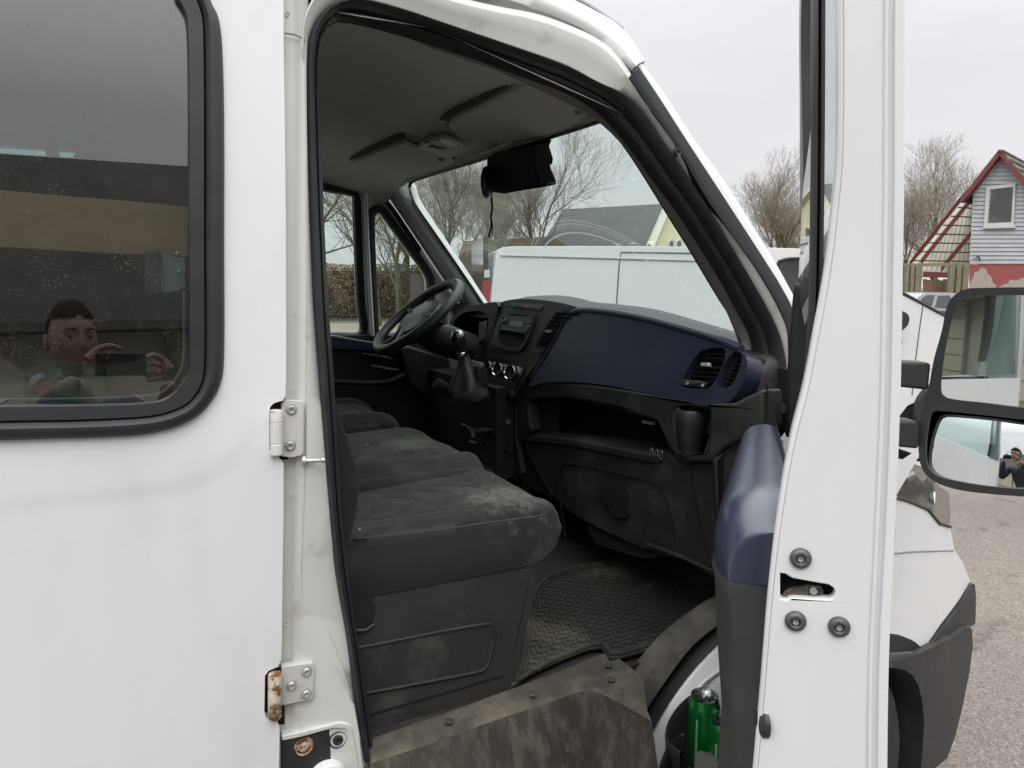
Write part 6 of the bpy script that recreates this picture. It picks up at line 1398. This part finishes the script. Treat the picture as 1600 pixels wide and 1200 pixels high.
# lean-to frame with clear corrugated sheets
def LP(px,py,o=0): return HP(px,py,o)
b=B()
def raf(a,c,w_,o): 
    A=LP(*a,o); C_=LP(*c,o); b.prism([A,A+V((0,0,w_)),C_+V((0,0,w_)),C_],hdir*.08)
raf((1422,414),(1508,305),.16,.25)
raf((1438,414),(1520,312),.22,-.6)
raf((1470,425),(1518,368),.22,-1.6)
raf((1420,412),(1508,300),.05,.3)
b.prism([LP(*p,-.3) for p in [(1442,424),(1483,426),(1483,434),(1442,433)]],hdir*.1)
obj('red_rafter',b,redm,hu,smooth=False)
b=B()
for k in range(7):
    t=k/7; x0=lerp(1424,1505,t+.04); y0=lerp(410,313,t+.04); b.prism([LP(x0,y0,-.1),LP(1519,y0+1.5,-.1),LP(1519,y0+3.5,-.1),LP(x0-1,y0+2,-.1)],hdir*.06)
obj('batten',b,mat('batten',(.06,.02,.015),.7),hu,smooth=False)
b=B(); A=LP(1420,418,-.7); C_=LP(1508,308,-.7); b.prism([LP(1420,420,-2.0),LP(1510,306,-2.0),LP(1519,308,-2.0),LP(1519,428,-2.0),LP(1440,426,-2.0)],hdir*.03)
obj('clear_sheet',b,mat('sheet',(.75,.76,.68),.5,nscale=2,namt=.6,col2=(.6,.62,.52),emit=None),hu,smooth=False)
b=B()
for k in range(12):
    x=1428+k*8.2; y=lerp(414,306,(x-1424)/86) if x<1510 else 308
    b.tube([LP(x,418 if x<1440 else 427,-1.95),LP(min(x+22,1519),max(y-14,306+0),-1.95)],.016,4)
obj('sheet_rib',b,mat('ribm',(.45,.43,.33),.7),hu,smooth=False)
# wooden fence with posts
fw=mat('old_wood',(.22,.195,.14),.9,nscale=4,namt=.9,col2=(.12,.11,.06),stretch=(6,6,1),dirt=(.16,.2,.07,.5),dscale=3)
A=PD(1412,450,23); fe=empty('wooden_fence',V((A.x,A.y,0)),'weathered wooden fence with open posts under the red rafters','fence')
for (x,wd_) in [(1419,6),(1427,6),(1437,10),(1489,8),(1500,7),(1511,9)]:
    b=B(); q=[PD(x-wd_/2,414,23),PD(x+wd_/2,414,23)]; b.prism([q[0],q[1],V((q[1].x,q[1].y,0)),V((q[0].x,q[0].y,0))],FH*.12); obj('post',b,fw,fe,smooth=False)
b=B(); b.prism([PD(*p,23.2) for p in [(1412,412),(1516,410),(1516,415),(1412,417)]],FH*.1); obj('rail',b,fw,fe,smooth=False)
b=B()
for k in range(8):
    x=1443+k*5.2; b.prism([PD(x,436+(k%3),23.6),PD(x+4.8,436+(k%3),23.6),PD(x+4.8,470,23.6),PD(x,470,23.6)],FH*.04)
b.prism([PD(*p,24) for p in [(1380,455),(1440,455),(1440,520),(1380,520)]],FH*.04)
obj('boards',b,mat('brown_board',(.16,.10,.06),.8,nscale=3,namt=.8),fe,smooth=False)
# ---- garage building behind the photographer (seen in mirror and glass)
gb=empty('garage_block',V((-2,-9,0)),'long cream garage block with dark roof behind the photographer, seen in the mirrors','building')
b=B(); b.box((-4,-11,1.35),(44,4,2.7)); obj('wall',b,mat('cream_wall',(.45,.43,.37),.8,nscale=2,namt=.4),gb,smooth=False)
b=B(); b.prism([V((-27,-8.4,2.65)),V((-27,-11.2,5.5)),V((-27,-14,2.65))],(46,0,0)); obj('roof',b,mat('dark_roof',(.030,.028,.028),.85,nscale=2,namt=.8,col2=(.05,.047,.042),bump=.6,bscale=12,bdist=.03),gb,smooth=False)
b=B(); b.box((-4,-8.36,2.66),(46,.05,.10)); obj('fascia_board',b,mat('pale_board',(.07,.06,.05),.7),gb,smooth=False)
for k in range(9):
    x=-23+k*4.4; b=B(); b.box((x,-8.97,1.05),(2.5,.06,2.1)); d_=obj('garage_door',b,mat('door_cream',(.58,.53,.40),.6),gb,smooth=False)
    b=B()
    for q in (.5,1.0,1.5): b.box((x,-8.93,q),(2.46,.02,.02))
    b.box((x+1.35,-8.92,1.3),(.12,.06,2.6)); obj('door_groove',b,mat('groove3',(.2,.18,.14),.8),d_,smooth=False)
gb2=empty('white_annex',V((-20,-6,0)),'low white annex with dark roof at the yard end, seen in mirrors','building')
b=B(); b.box((-22,2,1.3),(5,16,2.6)); obj('wall',b,MATS['cream_wall'],gb2,smooth=False)
b=B(); b.prism([V((-19.2,-6.5,2.55)),V((-22,-6.5,4.4)),V((-25,-6.5,2.55))],(0,17,0)); obj('roof',b,MATS['dark_roof'],gb2,smooth=False)
for k in range(4): b=B(); b.box((-19.46,-4+k*4,1.2),(.06,2.4,2.2)); obj('garage_door',b,MATS['door_cream'],gb2,smooth=False)
# ---- the photographer, behind the camera, reflected in window and mirrors
per=empty('person',V((-.2,-1.62,0)),'person in dark striped jacket holding up a phone, reflected in the side window','person')
def skel(nodes,edges,root):
    me=bpy.data.meshes.new('sk'); me.from_pydata([n[0] for n in nodes],edges,[]); o=bpy.data.objects.new('sk',me); COL.objects.link(o)
    sm=o.modifiers.new('s','SKIN'); ss=o.modifiers.new('u','SUBSURF'); ss.levels=2; ss.render_levels=2; sm.use_smooth_shade=True
    for i,n in enumerate(nodes):
        me.skin_vertices[0].data[i].radius=(n[1],n[2] if len(n)>2 else n[1]); me.skin_vertices[0].data[i].use_root=(i==root)
    bpy.context.view_layer.update()
    dg=bpy.context.evaluated_depsgraph_get(); m2=bpy.data.meshes.new_from_object(o.evaluated_get(dg)); bpy.data.objects.remove(o); return m2
HC_=V((-.185,-1.43,1.735)); ff=V((.36,.93,-.05)).normalized(); fr2=ff.cross(V((0,0,1))).normalized(); fu=fr2.cross(ff)
neck=V((-.20,-1.525,1.55)); chest=V((-.205,-1.60,1.36)); waist=V((-.21,-1.66,1.12)); pel=V((-.21,-1.66,.96))
shl=neck-RT*.185+V((0,0,-.06)); shr=neck+RT*.185+V((0,0,-.06))
ph=CAM-FW*.013
hl_=CAM-RT*.112-FW*.045-UP*.008; hr_=CAM+RT*.105-FW*.045-UP*.035
ell=shl-RT*.12+V((0,0,-.22))+FH*.08; elr=shr+RT*.13+V((0,0,-.20))+FH*.06
kn_l=pel-RT*.11+V((.02,.03,-.46)); kn_r=pel+RT*.11+V((.02,.03,-.46)); fl_l=pel-RT*.13+V((0,0,-.88)); fl_r=pel+RT*.13+V((0,0,-.88))
N_=[(pel,.15,.11),(waist,.14,.10),(chest,.17,.11),(neck,.06,.06),(neck+V((.01,.03,.07)),.055,.055),(shl,.065),(ell,.048),(hl_.lerp(ell,.12),.028),(shr,.065),(elr,.048),(hr_.lerp(elr,.12),.028),(pel-RT*.10+V((0,0,-.06)),.09),(kn_l,.06),(fl_l,.045),(fl_l+FH*.14+V((0,0,-.04)),.035),(pel+RT*.10+V((0,0,-.06)),.09),(kn_r,.06),(fl_r,.045),(fl_r+FH*.14+V((0,0,-.04)),.035)]
E_=[(0,1),(1,2),(2,3),(3,4),(2,5),(5,6),(6,7),(2,8),(8,9),(9,10),(0,11),(11,12),(12,13),(13,14),(0,15),(15,16),(16,17),(17,18)]
bm=bmesh.new(); bm.from_mesh(skel(N_,E_,0))
# head
def head():
    r=bmesh.ops.create_uvsphere(bm,u_segments=40,v_segments=28,radius=1)
    for v in r['verts']:
        x,y,z=v.co; # x right, y forward, z up
        fx=.066*x*(1-.30*max(0,-z-.1))*(1-.06*max(0,z)); fy=.096*y; fz=.122*z
        if y>0:
            fy*=(1-.12*max(0,z)); 
            g=lambda cx,cz,s:math.exp(-((x-cx)**2+(z-cz)**2)/(s*s))
            fy+=.026*g(0,-.20,.12)*1.0+.014*g(0,.0,.08)+.008*g(0,-.50,.22)+.010*g(0,-.85,.25)
            fy-=.018*g(.36,.05,.16)+.018*g(-.36,.05,.16)-.007*g(.36,.27,.16)-.007*g(-.36,.27,.16)-.006*g(.3,.25,.2)-.006*g(-.3,.25,.2)-.004*g(0,-.5,.1)
            fy-=.004*math.exp(-((z+.50)**2)/.0009)*(abs(x)<.3)
        v.co=HC_+fr2*fx+ff*fy+fu*fz
    for s in (-1,1):
        r=bmesh.ops.create_uvsphere(bm,u_segments=12,v_segments=10,radius=1)
        for v in r['verts']: c=v.co.copy(); v.co=HC_+fr2*(s*(.066+.009*c.x))+ff*(-.012+.014*c.y+.004*c.z)+fu*(-.008+.026*c.z)
head()
# hands: palm and five bent fingers each
def hand(c,side):
    o_=RT*side  # outward
    nodes=[(c-UP*.02+o_*.02,.022),(c+UP*.005,.024),]
    edges=[(0,1)]
    tips=[]
    base=c
    fing=[(.030,.030,.072),(.012,.034,.080),(-.008,.032,.074),(-.026,.028,.060)]
    for k,(up_,w_,L) in enumerate(fing):
        i=len(nodes); s=base+UP*(up_)-o_*.012; 
        nodes+= [(s,.0105),(s-o_*L*.45+FW*.010+UP*.006*(2-k),.0095),(s-o_*L*.95+FW*.014-UP*.002*k,.0075)]
        edges+=[(1,i),(i,i+1),(i+1,i+2)]
    i=len(nodes); nodes+=[(base-UP*.025-FW*.012,.012),(base-UP*.028-o_*.035-FW*.012,.010),(base-UP*.02-o_*.06-FW*.010,.008)]; edges+=[(0,i),(i,i+1),(i+1,i+2)]
    return skel(nodes,edges,0)
for c,s in ((hl_,-1),(hr_,1)):
    m2=hand(c,s); bm.from_mesh(m2)
skinm=mat('skin',(.23,.125,.09),.55,nscale=16,namt=.8,col2=(.14,.07,.05))
skinm.node_tree.nodes['Principled BSDF'].inputs['Subsurface Weight'].default_value=.05
body_=obj('body',bm,skinm,per,ang=180)
# hair
hb_=bmesh.new(); r=bmesh.ops.create_uvsphere(hb_,u_segments=36,v_segments=24,radius=1)
dele=[]
for v in r['verts']:
    x,y,z=v.co
    if z<((.50-.10*abs(x)+.05*noise.noise(v.co*7)) if y>.15 else (-.35 if y<-.2 else .02+.3*max(0,y+.2))) : dele.append(v); continue
    k=1.005+.025*noise.noise(v.co*11); v.co=HC_+fr2*.068*x*k+ff*(.098*y*k)+fu*(.123*z*k+.002)
bmesh.ops.delete(hb_,geom=dele,context='VERTS'); obj('hair',hb_,mat('hair_m',(.012,.009,.007),.9,spec=.1,bump=1,bscale=160,bdist=.006),per,solid=.0035,ang=180)
b=B()
for s in (-1,1): b.tube([HC_+fr2*(s*x_)+ff*.094+fu*z_ for x_,z_ in ((.012,.022),(.028,.028),(.045,.022))],.0026,6)
obj('eyebrows',b,MATS['hair_m'],per)
# eyes
b=B()
for s in (-1,1): 
    b.lathe([(.0001,.006),(.003,.005),(.005,.002),(.006,0)],HC_+fr2*(s*.029)+ff*.074+fu*.004,ff,14)
obj('eyes',b,mat('eye',(.03,.025,.02),.1),per)
J=[(pel+V((0,0,-.02)),.165,.13),(waist,.165,.125),(chest,.19,.135),(neck+V((0,0,-.02)),.075,.075),(shl,.085),(ell,.066),(hl_.lerp(ell,.20),.042),(shr,.085),(elr,.066),(hr_.lerp(elr,.20),.042)]
JE=[(0,1),(1,2),(2,3),(2,4),(4,5),(5,6),(2,7),(7,8),(8,9)]
bm=bmesh.new(); bm.from_mesh(skel(J,JE,0)); jm=mat('jacket_navy',(.018,.021,.030),.75,nscale=9,namt=.6,col2=(.03,.033,.045),bump=.5,bscale=18,bdist=.01); jk=obj('jacket',bm,jm,per,ang=180)
for a_,c_ in ((shl,ell),(shr,elr)):
    d=(c_-a_).normalized(); o_=(a_-neck); o_.z=0; o_=o_.normalized(); b=B(); b.tube([a_+V((0,0,.07)),a_+o_*.07+V((0,0,.03)),a_.lerp(c_,.5)+o_*.07+V((0,0,.02)),c_+o_*.05+V((0,0,.03))],.012,6,flat=.6); obj('sleeve_stripe',b,mat('stripe',(.35,.35,.36),.7),jk)
Tn=[(pel,.16,.13)]+[(pel-RT*.10+V((0,0,-.08)),.10),(kn_l,.075),(fl_l+V((0,0,.03)),.062),(pel+RT*.10+V((0,0,-.08)),.10),(kn_r,.075),(fl_r+V((0,0,.03)),.062)]
bm=bmesh.new(); bm.from_mesh(skel(Tn,[(0,1),(1,2),(2,3),(0,4),(4,5),(5,6)],0)); obj('trousers',bm,mat('trousers_m',(.03,.03,.034),.8),per,ang=180)
bm=B(); M3=Matrix(((RT.x,UP.x,FW.x),(RT.y,UP.y,FW.y),(RT.z,UP.z,FW.z)))
bm.box(CAM-FW*.0145-RT*.045-UP*.02,(.145,.066,.008),M3); phn=obj('phone',bm,mat('phone_black',(.008,.008,.01),.5,spec=.2),None,bevel=.003); tag(phn,'black phone held sideways in the photographer\'s hands, reflected in the window','phone')
